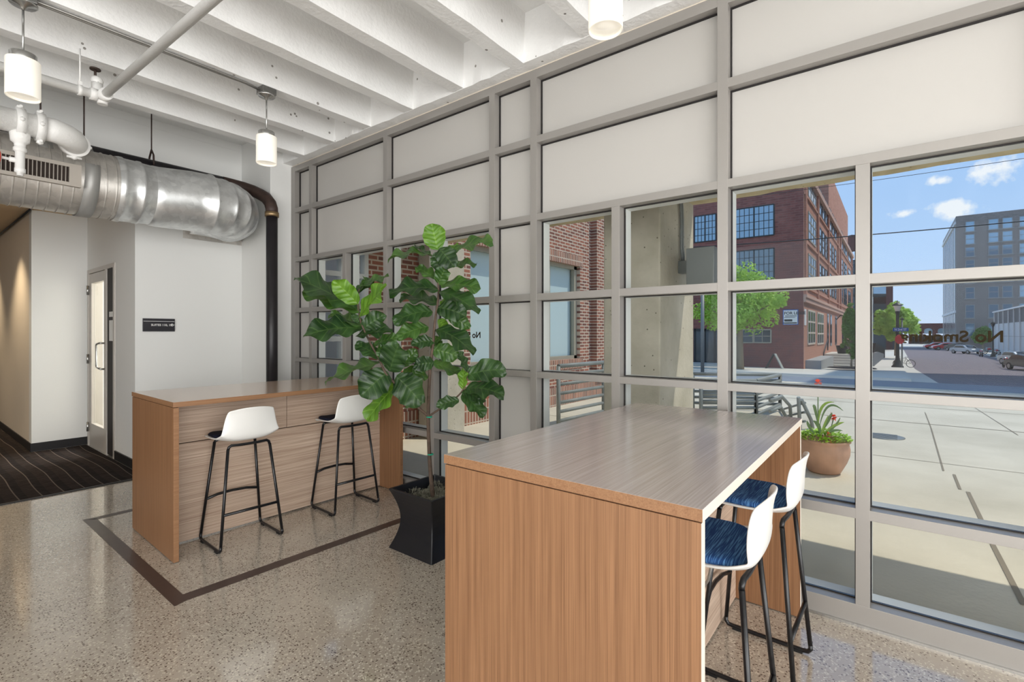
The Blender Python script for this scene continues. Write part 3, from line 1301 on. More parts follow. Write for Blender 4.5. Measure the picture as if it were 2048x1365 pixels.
def counter(name, label, loc, rz, L, D, top_mat, side, edge_mat):
    """bar-height counter: slab top on two full-depth end panels and a modesty panel"""
    t = thing(name, label, 'table', loc, rz)
    o = MB().box(0, L, 0, D, TZ - 0.032, TZ).build('tabletop', [top_mat, edge_mat, 'oak_edge'], t, bev=0.0015)
    for pl in o.data.polygons:
        nrm = pl.normal
        if nrm.y < -0.5:
            pl.material_index = 1
        elif abs(nrm.z) < 0.5:
            pl.material_index = 2
    for x0 in (0.003, L - 0.033):
        p = MB().box(x0, x0 + 0.03, 0.004, D - 0.004, 0.006, TZ - 0.036).build('end_panel', ['oak_vertical', edge_mat], t, bev=0.001)
        for pl in p.data.polygons:
            if pl.normal.y < -0.5:
                pl.material_index = 1
        for yy in (0.06, D - 0.09):
            MB().cyl((x0 + 0.015, yy, 0), (x0 + 0.015, yy, 0.008), 0.012, 10).build('foot', 'black_rubber', p)
    return t


LT = counter('bar_counter', 'long oak bar counter with pale panelled front by the back wall', (1.128, 3.565, 0), R(-1.2), 1.80, 0.90, 'oak_top', 1, 'oak_edge')
LL = 1.80
yy = 0.31
b = MB()
zg = 0.69
gx = 0.875
b.box(0.034, LL - 0.034, yy, yy + 0.025, 0.012, zg - 0.003)
b.build('front_panel', 'oak_pale', LT, bev=0.001)
b = MB()
b.box(0.034, gx - 0.002, yy, yy + 0.025, zg + 0.003, TZ - 0.034)
b.build('front_panel', 'oak_pale', LT, bev=0.001)
b = MB()
b.box(gx + 0.002, LL - 0.034, yy, yy + 0.025, zg + 0.003, TZ - 0.034)
b.build('front_panel', 'oak_pale', LT, bev=0.001)
MB().box(0.034, LL - 0.034, yy + 0.026, yy + 0.04, 0.02, TZ - 0.04).build('backing', 'grille_dark', LT)

RTB = counter('high_table', 'high table with dark wood-grain top and oak end panels, beside the blue stools', (1.243, 0.372, 0), 0, 1.655, 0.905, 'walnut_top', 1, 'edge_pale')
b = MB()
b.box(0.034, 1.621, 0.31, 0.335, 0.012, TZ - 0.034)
b.build('modesty_panel', 'oak_pale', RTB, bev=0.001)
b = MB()
b.tube([(0.86, 0.30, 0.55), (0.86, 0.27, 0.55), (0.86, 0.235, 0.53), (0.86, 0.225, 0.48), (0.86, 0.235, 0.43), (0.86, 0.27, 0.36), (0.86, 0.30, 0.30), (0.86, 0.302, 0.02)], 0.006, 8)
b.build('power_cable', 'grey_conduit', RTB)

# ================================================================== BAR STOOLS


def rr_profile(hw, hd, r, n=6, cy=0.0):
    """rounded rectangle outline"""
    pts = []
    for (cx, cyy, a0) in ((hw - r, hd - r, 0), (-hw + r, hd - r, 90), (-hw + r, -hd + r, 180), (hw - r, -hd + r, 270)):
        for i in range(n + 1):
            a = R(a0 + 90 * i / n)
            pts.append((cx + r * math.cos(a), cy + cyy + r * math.sin(a)))
    return pts


def make_stool(label, fabric, group, loc, rz):
    """sits facing +y; back at -y"""
    t = thing('bar_stool', label, 'stool', loc, rz, group)
    SZ = 0.688
    # ---- one-piece moulded shell, swept from seat front over the bend to the top of the back
    prof = [  # (y, z, half width, side lift)
        (0.225, 0.704, 0.150, 0.004), (0.215, 0.716, 0.172, 0.006), (0.16, 0.722, 0.192, 0.010), (0.08, 0.718, 0.200, 0.014),
        (0.0, 0.712, 0.203, 0.020), (-0.07, 0.708, 0.202, 0.030), (-0.115, 0.710, 0.199, 0.040), (-0.150, 0.721, 0.196, 0.045),
        (-0.171, 0.748, 0.192, 0.034), (-0.179, 0.788, 0.184, 0.022), (-0.182, 0.836, 0.174, 0.014), (-0.186, 0.884, 0.164, 0.008),
        (-0.194, 0.926, 0.154, 0.004), (-0.203, 0.945, 0.144, 0.002)]
    n = 14
    top = []
    for i, (y, z, hw, lf) in enumerate(prof):
        row = []
        for j in range(n + 1):
            s = -1 + 2 * j / n
            back = max(0.0, min(1.0, (z - 0.725) / 0.08)) if i > 6 else 0.0
            ed = abs(s) ** 3
            # on the seat the edge lifts, on the back the edge curls forward
            yy2 = y + back * 0.030 * s * s + (0.0 if i > 6 else 0.0)
            zz = z + (1 - back) * lf * ed - (0.010 * s * s if i >= 12 else 0) - (0.012 * ed if i == 13 else 0)
            if i <= 1:
                yy2 -= 0.05 * s * s
            row.append(Vector((hw * s, yy2, zz)))
        top.append(row)
    b = MB()
    # thickness by offsetting along the average normal
    th = 0.011
    bot = []
    for i in range(len(top)):
        r2 = []
        for j in range(n + 1):
            a = top[min(i + 1, len(top) - 1)][j] - top[max(i - 1, 0)][j]
            c = top[i][min(j + 1, n)] - top[i][max(j - 1, 0)]
            nm = c.cross(a)
            nm.normalize()
            r2.append(top[i][j] - nm * th if nm.length else top[i][j])
        bot.append(r2)
    V1 = [[b.bm.verts.new(p) for p in r] for r in top]
    V2 = [[b.bm.verts.new(p) for p in r] for r in bot]
    m = len(V1) - 1
    for i in range(m):
        for j in range(n):
            b.bm.faces.new((V1[i][j], V1[i][j + 1], V1[i + 1][j + 1], V1[i + 1][j])).smooth = True
            b.bm.faces.new((V2[i][j], V2[i + 1][j], V2[i + 1][j + 1], V2[i][j + 1])).smooth = True
    for i in range(m):
        for jj in (0, n):
            b.bm.faces.new((V1[i][jj], V1[i + 1][jj], V2[i + 1][jj], V2[i][jj])).smooth = True
    for j in range(n):
        for ii in (0, m):
            b.bm.faces.new((V1[ii][j], V1[ii][j + 1], V2[ii][j + 1], V2[ii][j])).smooth = True
    sh = b.build('seat_shell', 'plastic_white', t)
    md = sh.modifiers.new('s', 'SUBSURF')
    md.levels = 1
    md.render_levels = 2
    # ---- cushion, a domed pad following the shell
    b = MB()
    rows = []
    for k, (sc, h) in enumerate(((1.0, 0.0), (1.03, 0.010), (1.0, 0.020), (0.92, 0.028), (0.7, 0.034), (0.4, 0.037), (0.02, 0.038))):
        ring = []
        for (x, y) in rr_profile(0.178, 0.163, 0.10, 7):
            xx, y3 = x * sc, y * sc + 0.036
            dz = 0.020 * (abs(xx) / 0.18) ** 3 + (0.018 if y3 < -0.11 else 0.0) * min(1, (-y3 - 0.11) / 0.05 if y3 < -0.11 else 0)
            ring.append((xx * (0.93 if y3 > 0.12 else 1), y3, 0.717 + dz + h))
        rows.append(ring)
    b.grid(rows, closed=True)
    cu = b.build('seat_cushion', fabric, t)
    # ---- sled frame
    fr = 0.0095
    sw_, sd_ = 0.203, 0.182
    tw = 0.135

    def leg(pts):
        return MB().tube(pts, fr, 10)

    for s in (-1, 1):
        # front leg, runner and rear leg of one side
        ft = (s * tw, 0.115, SZ)
        rt = (s * tw, -0.125, SZ)
        fb = (s * sw_, sd_, 0.018)
        rb = (s * sw_, -sd_, 0.018)

        def mixp(a, c, k):
            return tuple(a[i] + (c[i] - a[i]) * k for i in range(3))
        f1 = mixp(fb, ft, 0.05)
        r1 = mixp(rb, rt, 0.05)
        leg([mixp(ft, fb, 0.0), mixp(ft, fb, 0.5), f1]).build('leg', 'black_metal', t)
        leg([mixp(rt, rb, 0.03), mixp(rt, rb, 0.5), r1]).build('leg', 'black_metal', t)
        rn = leg([f1, mixp(fb, ft, 0.02), (fb[0], fb[1] - 0.012, 0.016), (fb[0], fb[1] - 0.035, 0.0135), (rb[0], rb[1] + 0.035, 0.0135), (rb[0], rb[1] + 0.012, 0.016), mixp(rb, rt, 0.02), r1])
        rn = rn.build('runner', 'black_metal', t)
        for yy3 in (sd_ - 0.055, -sd_ + 0.055):
            b = MB()
            b.box(s * sw_ - 0.011, s * sw_ + 0.011, yy3 - 0.022, yy3 + 0.022, 0.0, 0.012)
            b.build('glide', 'black_rubber', rn)
    k = 0.60
    fx = tw + (sw_ - tw) * k
    fy = 0.115 + (sd_ - 0.115) * k
    fz = SZ + (0.018 - SZ) * k
    leg([(-fx, fy, fz), (-fx * 0.55, fy + 0.012, fz + 0.014), (0, fy + 0.016, fz + 0.018), (fx * 0.55, fy + 0.012, fz + 0.014), (fx, fy, fz)]).build('footrest', 'black_metal', t)
    k = 0.66
    rx = tw + (sw_ - tw) * k
    ry = -0.125 - (sd_ - 0.125) * k
    rz_ = SZ + (0.018 - SZ) * k
    leg([(-rx, ry, rz_), (rx, ry, rz_)]).build('stretcher', 'black_metal', t)
    # seat carrier bars under the shell
    b = MB()
    b.tube([(-tw, -0.125, SZ - 0.022), (-tw + 0.004, -0.126, SZ - 0.006), (-tw + 0.02, -0.127, SZ + 0.004), (-0.05, -0.13, SZ + 0.001), (0.05, -0.13, SZ + 0.001), (tw - 0.02, -0.127, SZ + 0.004), (tw - 0.004, -0.126, SZ - 0.006), (tw, -0.125, SZ - 0.022)], fr, 10)
    b.build('carrier', 'black_metal', t)
    b = MB()
    b.tube([(-tw, 0.115, SZ), (-tw + 0.02, 0.115, SZ + 0.010), (tw - 0.02, 0.115, SZ + 0.010), (tw, 0.115, SZ)], fr, 10)
    b.build('carrier', 'black_metal', t)
    return t


s1 = make_stool('white shell bar stool with navy pad, nearer the left end of the pale-fronted counter', 'fabric_navy', 'white and navy stools at the long counter', (1.573, 3.645, 0), R(-2))
dup(s1, (2.408, 3.65, 0), R(-2), 'white shell bar stool with navy pad, partly behind the fig leaves')
s2 = make_stool('white shell bar stool with blue pad, nearest the camera at the high table', 'fabric_blue', 'white and blue stools at the high table', (1.745, 0.495, 0), R(1))
dup(s2, (2.365, 0.480, 0), R(-1), 'white shell bar stool with blue pad, between the other blue stool and the window')

# ================================================================== PENDANT LAMPS


def pendant(loc, label, first=None):
    if first:
        return dup(first, loc, 0, label)
    t = thing('pendant_lamp', label, 'lamp', loc, 0, 'cylinder pendant lamps')
    # origin: joist underside above the lamp
    b = MB()
    b.box(-0.055, 0.055, -0.055, 0.055, -0.052, 0.0)
    b.build('junction_box', 'steel_box', t, bev=0.004)
    b = MB()
    b.lathe([(0.066, 0), (0.066, -0.006), (0.058, -0.014), (0.02, -0.020), (0.012, -0.035), (0.007, -0.04)], (0, 0, -0.052), 28)
    b.build('canopy', 'steel', t)
    b = MB()
    b.cyl((0, 0, -0.08), (0, 0, -0.36), 0.0055, 10)
    b.build('stem', 'steel', t)
    b = MB()
    b.lathe([(0.01, 0.0), (0.058, -0.001), (0.060, -0.004), (0.060, -0.05), (0.058, -0.052)], (0, 0, -0.345), 32)
    b.build('cap', 'steel', t)
    b = MB()
    b.lathe([(0.052, -0.385), (0.0745, -0.386), (0.0765, -0.389), (0.0765, -0.600), (0.0745, -0.603), (0.0715, -0.600), (0.0705, -0.52), (0.0700, -0.393)], (0, 0, 0), 40, caps=False)
    s = b.build('shade', 'opal_glass', t)
    b = MB()
    b.lathe([(0.001, -0.585), (0.070, -0.586), (0.070, -0.590), (0.001, -0.590)], (0, 0, 0), 32)
    b.build('diffuser', 'opal_glass', s)
    return t


pc = at_z(533, 178, ZC)
Y_P = js[3 + 0] if False else None
lamp2 = pendant((pc.x, pc.y, ZC), 'lit white cylinder pendant lamp hanging in front of the far corner')
p1c = at_d(37, 60, 2.95)
p3c = at_d(1211, 60, 2.22)
lamp1 = pendant((p1c.x, pc.y, ZC), 'lit white cylinder pendant lamp at the left edge, above the grille of the duct', lamp2)
lamp3 = pendant((p3c.x, p3c.y, ZC + 0.0), 'lit white cylinder pendant lamp hanging nearest the upper window panels', lamp2)
for (x, y) in ((0.25, 0.4), (-0.9, 2.0), (-0.9, -1.6)):
    pass

# conduit feeding the pendants, along the underside of the joist
b = MB()
for dy in (0.0, 0.022):
    b.tube([(-2.5, pc.y + dy, ZC - 0.012), (pc.x - 0.35, pc.y + dy, ZC - 0.012), (pc.x - 0.16, pc.y + dy * 0.5, ZC - 0.014), (pc.x - 0.055, pc.y + dy * 0.3, ZC - 0.026)], 0.008, 8)
o = b.build('conduit', 'grey_conduit')
tag(o, 'pair of thin grey conduits along the ceiling joist between the pendant lamps', 'conduit')

# ================================================================== DUCT
DYC, DZC, DR = 5.55, 2.752, 0.281
duct = thing('air_duct', 'large galvanised spiral duct hanging under the ceiling along the back wall', 'duct', (0, DYC, DZC))
xa = at_y(168, 380, DYC).x
xb = at_y(232, 380, DYC).x


def ring_profile(b, xs, seg=48):
    """lathe along x: list of (x, r, dz)"""
    rows = []
    for (x, r, dz) in xs:
        rows.append([(x, r * math.cos(2 * PI * k / seg), r * math.sin(2 * PI * k / seg) + dz) for k in range(seg)])
    b.grid(rows, closed=True)


b = MB()
xs = []
x = -2.6
pitch = 0.070
while x < xb - 0.02:
    xs += [(x - 0.003, DR, 0), (x, DR, 0), (x + 0.001, DR + 0.005, 0), (x + 0.004, DR + 0.007, 0), (x + 0.007, DR + 0.005, 0), (x + 0.008, DR, 0), (x + 0.011, DR, 0)]
    x += pitch
xs += [(xb, DR, 0)]
ring_profile(b, xs)
b.build('spiral_section', 'galvanised_dull', duct)
x1 = at_y(300, 390, DYC).x
x2 = at_y(413, 390, DYC).x
b = MB()
ring_profile(b, [(xb - 0.03, DR + 0.004, 0), (xb, DR + 0.010, 0), (xb + 0.02, DR + 0.010, 0), (xb + 0.024, DR + 0.002, 0), (xb + 0.13, DR + 0.0, 0), (xb + 0.135, DR + 0.006, 0), (xb + 0.155, DR + 0.006, 0), (xb + 0.16, DR - 0.004, 0), (x1 + 0.01, DR - 0.010, 0)])
b.build('collar', 'galvanised', duct)
b = MB()
DP = 0.05
ring_profile(b, [(x1 - 0.02, DR - 0.012, 0.0), (x1, DR - 0.002, -0.002), (x1 + 0.05, DR - 0.0, -0.004), (x2 - 0.16, DR + 0.012, 0.015), (x2 - 0.005, DR + 0.014, 0.018), (x2, DR + 0.022, 0.018), (x2 + 0.012, DR + 0.022, 0.018), (x2 + 0.018, DR + 0.012, 0.018)])
b.build('straight_section', 'galvanised', duct)
# elbow built of gores, turning toward the wall
xe = x2 + 0.01
RB = max(DR + 0.03, 2.60 - DR - xe)
b = MB()
rows = []
NG = 5
cx, cy = xe, RB
for g in range(NG + 1):
    a = R(90 * g / NG)
    # ring centre and frame
    px_, py_ = cx + RB * math.sin(a), cy - RB * math.cos(a)
    tx, ty = math.cos(a), math.sin(a)
    nx, ny = -ty, tx
    for off, rad in ((-0.012, 0), (-0.006, 0.006), (0.006, 0.006), (0.012, 0)):
        row = []
        for k in range(48):
            c, s = math.cos(2 * PI * k / 48), math.sin(2 * PI * k / 48)
            r = DR + 0.008 + rad
            row.append((px_ + nx * r * c + tx * off, py_ + ny * r * c + ty * off, r * s + 0.012))
        rows.append(row)
b.grid(rows, closed=True)
b.build('elbow', 'galvanised', duct)
# transition to the rectangular boot on the wall
ex = cx + RB
ey = cy
wy = YB - DYC
fx0, fx1, fz0, fz1 = at_y(376, 460, YB).x, at_y(478, 470, YB).x, at_y(478, 483, YB).z - DZC, 0.30
b = MB()
rows = []
for st in range(7):
    tt = st / 6
    row = []
    for k in range(48):
        a = 2 * PI * k / 48
        c, s = math.cos(a), math.sin(a)
        cr_, sr_ = (DR + 0.008) * c, (DR + 0.008) * s
        mxs = max(abs(c), abs(s))
        qx = (fx1 - fx0) / 2 * c / mxs
        qz = (fz1 - fz0) / 2 * s / mxs
        xx = (ex - cr_) * (1 - tt) + ((fx0 + fx1) / 2 - qx) * tt
        zz = (sr_ + 0.012) * (1 - tt) + ((fz0 + fz1) / 2 + qz) * tt
        row.append((xx, ey + 0.012 + (wy - 0.03 - ey) * tt, zz))
    rows.append(row)
b.grid(rows, closed=True)
b.build('boot', 'galvanised', duct)
b = MB()
g = 0.05
for (x0_, x1_, z0_, z1_) in ((fx0 - g, fx1 + g, fz0 - g, fz0), (fx0 - g, fx1 + g, fz1, fz1 + g), (fx0 - g, fx0, fz0, fz1), (fx1, fx1 + g, fz0, fz1)):
    b.box(x0_, x1_, wy - 0.004, wy - 0.001, z0_, z1_)
b.box(fx0 - 0.004, fx1 + 0.004, wy - 0.06, wy - 0.003, fz0 - 0.004, fz0)
b.box(fx0 - 0.004, fx0, wy - 0.06, wy - 0.003, fz0, fz1)
b.box(fx1, fx1 + 0.004, wy - 0.06, wy - 0.003, fz0, fz1)
b.build('wall_flange', 'galvanised_dull', duct)
# supply grille let into the side, facing the room and slightly down
gx0, gx1 = -1.3, at_y(160, 345, DYC - DR).x
ga = R(-5)   # angle of the face above the horizontal
gc = (0, -math.cos(ga), math.sin(ga))
gr = thing('_tmp', '', '') if False else None
b = MB()
hh = 0.088
gw = DR + 0.046


def gpt(x, u, dpt):
    """u: up along the face, dpt: out of the face"""
    return (x, -math.cos(ga) * (gw + dpt) + math.sin(ga) * u * 1.0, math.sin(ga) * (gw + dpt) + math.cos(ga) * u)


def gbox(b, xa_, xb_, ua, ub, da, db):
    b.hexa([gpt(xa_, ua, da), gpt(xb_, ua, da), gpt(xb_, ub, da), gpt(xa_, ub, da)], [gpt(xa_, ua, db), gpt(xb_, ua, db), gpt(xb_, ub, db), gpt(xa_, ub, db)])


gbox(b, gx0, gx1, hh - 0.028, hh, -0.05, 0.004)
gbox(b, gx0, gx1, -hh, -hh + 0.028, -0.05, 0.004)
gbox(b, gx1 - 0.075, gx1, -hh + 0.028, hh - 0.028, -0.05, 0.004)
gbox(b, gx0, gx0 + 0.05, -hh + 0.028, hh - 0.028, -0.05, 0.004)
grl = b.build('grille', 'grille_paint', duct)
b = MB()
gbox(b, gx0 + 0.05, gx1 - 0.075, -hh + 0.028, hh - 0.028, -0.045, -0.030)
b.build('grille_back', 'grille_dark', grl)
b = MB()
x = gx1 - 0.075 - 0.022
while x > gx0 + 0.05:
    gbox(b, x, x + 0.004, -hh + 0.028, hh - 0.028, -0.030, 0.001)
    x -= 0.024
b.build('louvre_slats', 'grille_paint', grl)
# hanging strap band round the duct
b = MB()
seg = 40
rows = []
xs0, xs1 = xa - 0.05, xa + 0.05
for k in range(seg + 1):
    a = R(-200 + 220 * k / seg)
    rows.append([(xs0 + 0.01 * math.sin(a), (DR + 0.011) * math.cos(a), (DR + 0.011) * math.sin(a)), (xs1 + 0.01 * math.sin(a), (DR + 0.011) * math.cos(a), (DR + 0.011) * math.sin(a))])
r0 = rows[0]
r1_ = rows[-1]
ztop = DR + 0.03
rows = [[(xs0 + 0.02, -0.03, ztop), (xs1 + 0.0, -0.03, ztop)]] + rows + [[(xs0 + 0.02, 0.03, ztop), (xs1, 0.03, ztop)]]
b.grid(rows, smooth=True)
st = b.build('hanger_strap', 'strap_grey', duct)
sol = st.modifiers.new('sol', 'SOLIDIFY')
sol.thickness = 0.003
b = MB()
b.cyl((xa, 0, ztop - 0.01), (xa, 0, ZT - DZC), 0.006, 8)
b.build('hanger_rod', 'pipe_rust', duct)
b = MB()
xr = at_y(81, 200, DYC).x
b.cyl((xr, 0, DR), (xr, 0, ZT - DZC), 0.006, 8)
b.build('hanger_rod', 'pipe_rust', duct)
b = MB()
xs0, xs1 = xr - 0.045, xr + 0.045
rows = [[(xs0, -0.22, 0.18), (xs1, -0.22, 0.18)], [(xs0, -0.15, 0.26), (xs1, -0.15, 0.26)], [(xs0, -0.02, 0.36), (xs1, -0.02, 0.36)], [(xs0, 0.02, 0.36), (xs1, 0.02, 0.36)]]
b.grid(rows)
st = b.build('hanger_strap', 'strap_grey', duct)
sol = st.modifiers.new('sol', 'SOLIDIFY')
sol.thickness = 0.003

# ================================================================== PIPES
# black drain pipe behind the duct, turning down in the corner
PY, PZ = 5.90, 3.13
dp = thing('drain_pipe', 'black drain pipe running behind the duct and down the corner to the floor', 'pipe', (2.68, 5.47, 0))


def rel(pts, o):
    return [(p[0] - o[0], p[1] - o[1], p[2] - o[2]) for p in pts]


O = (2.68, 5.47, 0)
MB().tube(rel([(-2.6, PY, PZ + 0.02), (2.36, PY, PZ)], O), 0.062, 24).build('horizontal_run', 'pipe_black', dp)
MB().tube(rel([(2.34, PY, PZ), (2.44, PY - 0.01, PZ - 0.005), (2.54, PY - 0.06, PZ - 0.025), (2.61, PY - 0.14, PZ - 0.06), (2.645, 5.66, PZ - 0.11), (2.665, 5.57, 2.97), (2.676, 5.50, 2.90), (2.68, 5.475, 2.84), (2.68, 5.47, 2.77)], O), 0.064, 24).build('bend', 'pipe_rust', dp)
MB().cyl(*rel([(2.68, 5.47, 2.745), (2.68, 5.47, 2.795)], O), 0.072, 24).build('brass_collar', 'brass', dp)
MB().cyl(*rel([(2.68, 5.47, 0.0), (2.68, 5.47, 2.75)], O), 0.059, 28).build('down_pipe', 'pipe_black', dp)
xh = at_y(303, 320, PY).x
b = MB()
b.cyl((xh - O[0], PY - O[1], PZ + 0.16), (xh - O[0], PY - O[1], ZT), 0.006, 8)
b.tube([(xh - O[0] - 0.0, PY - O[1] - 0.07, PZ), (xh - O[0], PY - O[1] - 0.06, PZ + 0.10), (xh - O[0], PY - O[1], PZ + 0.165), (xh - O[0], PY - O[1] + 0.06, PZ + 0.10), (xh - O[0], PY - O[1] + 0.07, PZ)], 0.009, 8)
b.build('clevis_hanger', 'pipe_rust', dp)

# thin white sprinkler line
wp = thing('sprinkler_pipe', 'thin white sprinkler pipe crossing under the joists to a valve near the duct', 'pipe', (0, 0, 0))
SA = 4.45
c0 = at_y(205, 194, SA)
zA = c0.z
MB().tube([(-2.2, SA, zA + 0.0), (c0.x, SA, zA)], 0.030, 16).build('branch_pipe', 'pipe_white', wp)
c1 = at_z(425, 0, zA)
dirB = Vector((c1.x - c0.x, c1.y - SA, 0)).normalized()
endB = Vector((c0.x, SA, zA)) + dirB * 9.0
MB().tube([(c0.x, SA, zA), tuple(endB)], 0.027, 16).build('cross_pipe', 'pipe_white', wp)
b = MB()
b.ball((c0.x, SA, zA), 0.046, 2)
b.cyl((c0.x - 0.07, SA, zA), (c0.x - 0.03, SA, zA), 0.041, 16)
q = Vector((c0.x, SA, zA))
b.cyl(tuple(q), tuple(q + dirB * 0.085), 0.040, 16)
b.cyl((c0.x - 0.02, SA + 0.04, zA), (c0.x - 0.02, SA + 0.05, zA + 0.11), 0.033, 14)
b.cyl((c0.x, SA, zA - 0.055), (c0.x, SA, zA), 0.03, 14)
b.ball((c0.x - 0.02, SA + 0.05, zA + 0.12), 0.038, 2)
v = b.build('tee_valve', 'pipe_white', wp)
b = MB()
b.cyl((c0.x - 0.03, SA + 0.05, zA + 0.15), (c0.x - 0.03, SA + 0.05, zA + 0.20), 0.008, 8)
b.cyl((c0.x - 0.03, SA + 0.05, zA + 0.195), (c0.x - 0.03, SA + 0.05, zA + 0.205), 0.032, 14)
b.build('valve_wheel', 'grille_dark', v)
xk = at_y(160, 180, SA).x
b = MB()
b.cyl((xk - 0.012, SA, zA), (xk + 0.012, SA, zA), 0.036, 16)
b.box(xk - 0.010, xk + 0.010, SA - 0.012, SA + 0.012, zA + 0.03, zA + 0.06)
b.build('pipe_clamp', 'pipe_white', wp)
b = MB()
b.cyl((xk, SA, zA + 0.05), (xk, SA, ZC), 0.005, 8)
b.build('rod', 'pipe_white', wp)

# big white main with grooved couplings and a drain valve
MY = 4.85
zM = at_y(30, 243, MY).z
mn = thing('sprinkler_main', 'thick white sprinkler main with grooved couplings and red-wheeled drain valve above the duct', 'pipe', (0, 0, 0))
xq = at_y(80, 250, MY).x
MB().tube([(-2.2, MY, zM + 0.01), (xq + 0.03, MY, zM)], 0.080, 24).build('main_pipe', 'pipe_white', mn)
b = MB()
b.tube([(xq + 0.02, MY, zM), (xq + 0.08, MY + 0.0, zM), (xq + 0.14, MY + 0.03, zM - 0.005), (xq + 0.19, MY + 0.08, zM - 0.01), (xq + 0.215, MY + 0.15, zM - 0.01), (xq + 0.22, MY + 0.20, zM - 0.01)], [0.083, 0.084, 0.085, 0.084, 0.082, 0.080], 24)
b.build('elbow', 'pipe_white', mn)


def coupling(c, d, r):
    b = MB()
    c = Vector(c)
    d = Vector(d).normalized()
    b.cyl(tuple(c - d * 0.024), tuple(c + d * 0.024), r + 0.016, 22)
    u = Vector((0, 0, 1)).cross(d).normalized()
    w = Vector((0, 0, 1))
    for s in (-1, 1):
        e = c + w * s * (r + 0.022)
        b.ball(tuple(e), 0.026, 1, (0.9, 0.9, 0.8))
        b.cyl(tuple(e - u * 0.045), tuple(e + u * 0.045), 0.009, 8)
    for s in (-1, 1):
        e = c + u * s * (r + 0.012)
        b.ball(tuple(e), 0.018, 1)
    return b.build('coupling', 'pipe_white', mn)


coupling((xq, MY, zM), (1, 0, 0), 0.084)
coupling((xq + 0.222, MY + 0.19, zM - 0.01), (0.05, 1, 0), 0.080)
xt = at_y(40, 250, MY).x
coupling((xt, MY, zM), (1, 0, 0), 0.084)
b = MB()
b.lathe([(0.052, 0.0), (0.055, -0.03), (0.05, -0.075), (0.032, -0.09), (0.030, -0.115), (0.036, -0.12), (0.036, -0.14), (0.026, -0.15)], (xt, MY - 0.0, zM - 0.06), 20)
b.lathe([(0.022, 0.0), (0.026, -0.01), (0.026, -0.12), (0.030, -0.125), (0.030, -0.15), (0.018, -0.155), (0.018, -0.175)], (xt, MY, zM - 0.20), 18)
b.cyl((xt, MY, zM - 0.27), (xt - 0.055, MY, zM - 0.27), 0.018, 12)
b.cyl((xt - 0.055, MY, zM - 0.27), (xt - 0.10, MY, zM - 0.268), 0.010, 10)
dv = b.build('drain_valve', 'pipe_white', mn)
b = MB()
cxv = xt - 0.105
b.tube([(cxv, MY + 0.034 * math.cos(2 * PI * k / 14), zM - 0.268 + 0.034 * math.sin(2 * PI * k / 14)) for k in range(14)], 0.009, 8, closed=True)
b.cyl((cxv - 0.004, MY, zM - 0.268), (cxv + 0.004, MY, zM - 0.268), 0.03, 12)
b.build('red_handwheel', 'red_paint', dv)

# conduit in the hallway soffit
b = MB()
b.tube([(1.10, YB + 0.2, 2.925), (1.10, 13.5, 2.925)], 0.012, 8)
b.box(0.99, 1.12, 6.86, 6.94, 2.85, 2.90)
o = b.build('hall_conduit', 'dark_iron')
tag(o, 'dark conduit with a black bracket under the warm hallway ceiling', 'conduit')
# hallway downlights
for i, (x, y) in enumerate(((0.62, 9.0), (0.62, 11.2), (-0.6, 7.4))):
    b = MB()
    b.lathe([(0.05, 0.0), (0.075, 0.0), (0.078, -0.006), (0.06, -0.008), (0.05, -0.002)], (x, y, 2.95), 24)
    o = b.build('downlight', 'sign_white')
    tag(o, ['small round recessed downlight nearest the mouth of the corridor', 'small round recessed downlight deep inside the corridor', 'small round recessed downlight at the left of the hall'][i], 'lamp', 'hallway downlights')
    MB().lathe([(0.001, -0.0012), (0.049, -0.0012), (0.049, -0.0022), (0.001, -0.0022)], (x, y, 2.95), 20).build('lens', 'lamp_on', o)
    d = bpy.data.lights.new('downlight_glow', 'SPOT')
    d.energy = 120
    d.spot_size = R(95)
    d.spot_blend = 0.7
    d.shadow_soft_size = 0.05
    d.color = (1.0, 0.80, 0.55)
    lo = bpy.data.objects.new('downlight_glow', d)
    COL.objects.link(lo)
    lo.location = (x, y, 2.93)

# ================================================================== FIG PLANT
pl = thing('potted_fig', 'tall fiddle-leaf fig in a flared square black planter between the two tables', 'potted plant', (2.325, 2.49, 0))
PO = Vector((2.325, 2.49, 0))
b = MB()
rows = []
H_ = 0.395
for i in range(15):
    t_ = i / 14
    z = H_ * t_
    hw = 0.213 - 0.055 * math.sin(PI * t_) ** 1.0
    rows.append([(x, y, z) for x, y in rr_profile(hw, hw, 0.008, 3)])
# rim and inside
rows.append([(x, y, H_ + 0.004) for x, y in rr_profile(0.211, 0.211, 0.008, 3)])
rows.append([(x, y, H_ + 0.004) for x, y in rr_profile(0.194, 0.194, 0.006, 3)])
rows.append([(x, y, H_ - 0.12) for x, y in rr_profile(0.165, 0.165, 0.006, 3)])
b.grid(rows, closed=True, smooth=False)
b.box(-0.165, 0.165, -0.165, 0.165, H_ - 0.13, H_ - 0.115)
b.box(-0.20, 0.20, -0.20, 0.20, 0.0, 0.004)
b.build('planter', 'planter_black', pl)
b = MB()
rm = random.Random(5)
for i in range(1500):
    x, y = rm.uniform(-0.17, 0.17), rm.uniform(-0.17, 0.17)
    hh_ = 0.03 * math.sin(x * 30) * math.cos(y * 26) + H_ - 0.065
    a = rm.uniform(0, 2 * PI)
    l = rm.uniform(0.02, 0.045)
    d = Vector((math.cos(a) * l, math.sin(a) * l, rm.uniform(0.0, 0.03)))
    p = Vector((x, y, hh_))
    sdv = Vector((-math.sin(a), math.cos(a), 0)) * 0.0016
    b.quad(p - sdv, p + sdv, p + d * 0.6 + sdv + Vector((0, 0, 0.008)), p + d * 0.6 - sdv + Vector((0, 0, 0.008)))
rows = []
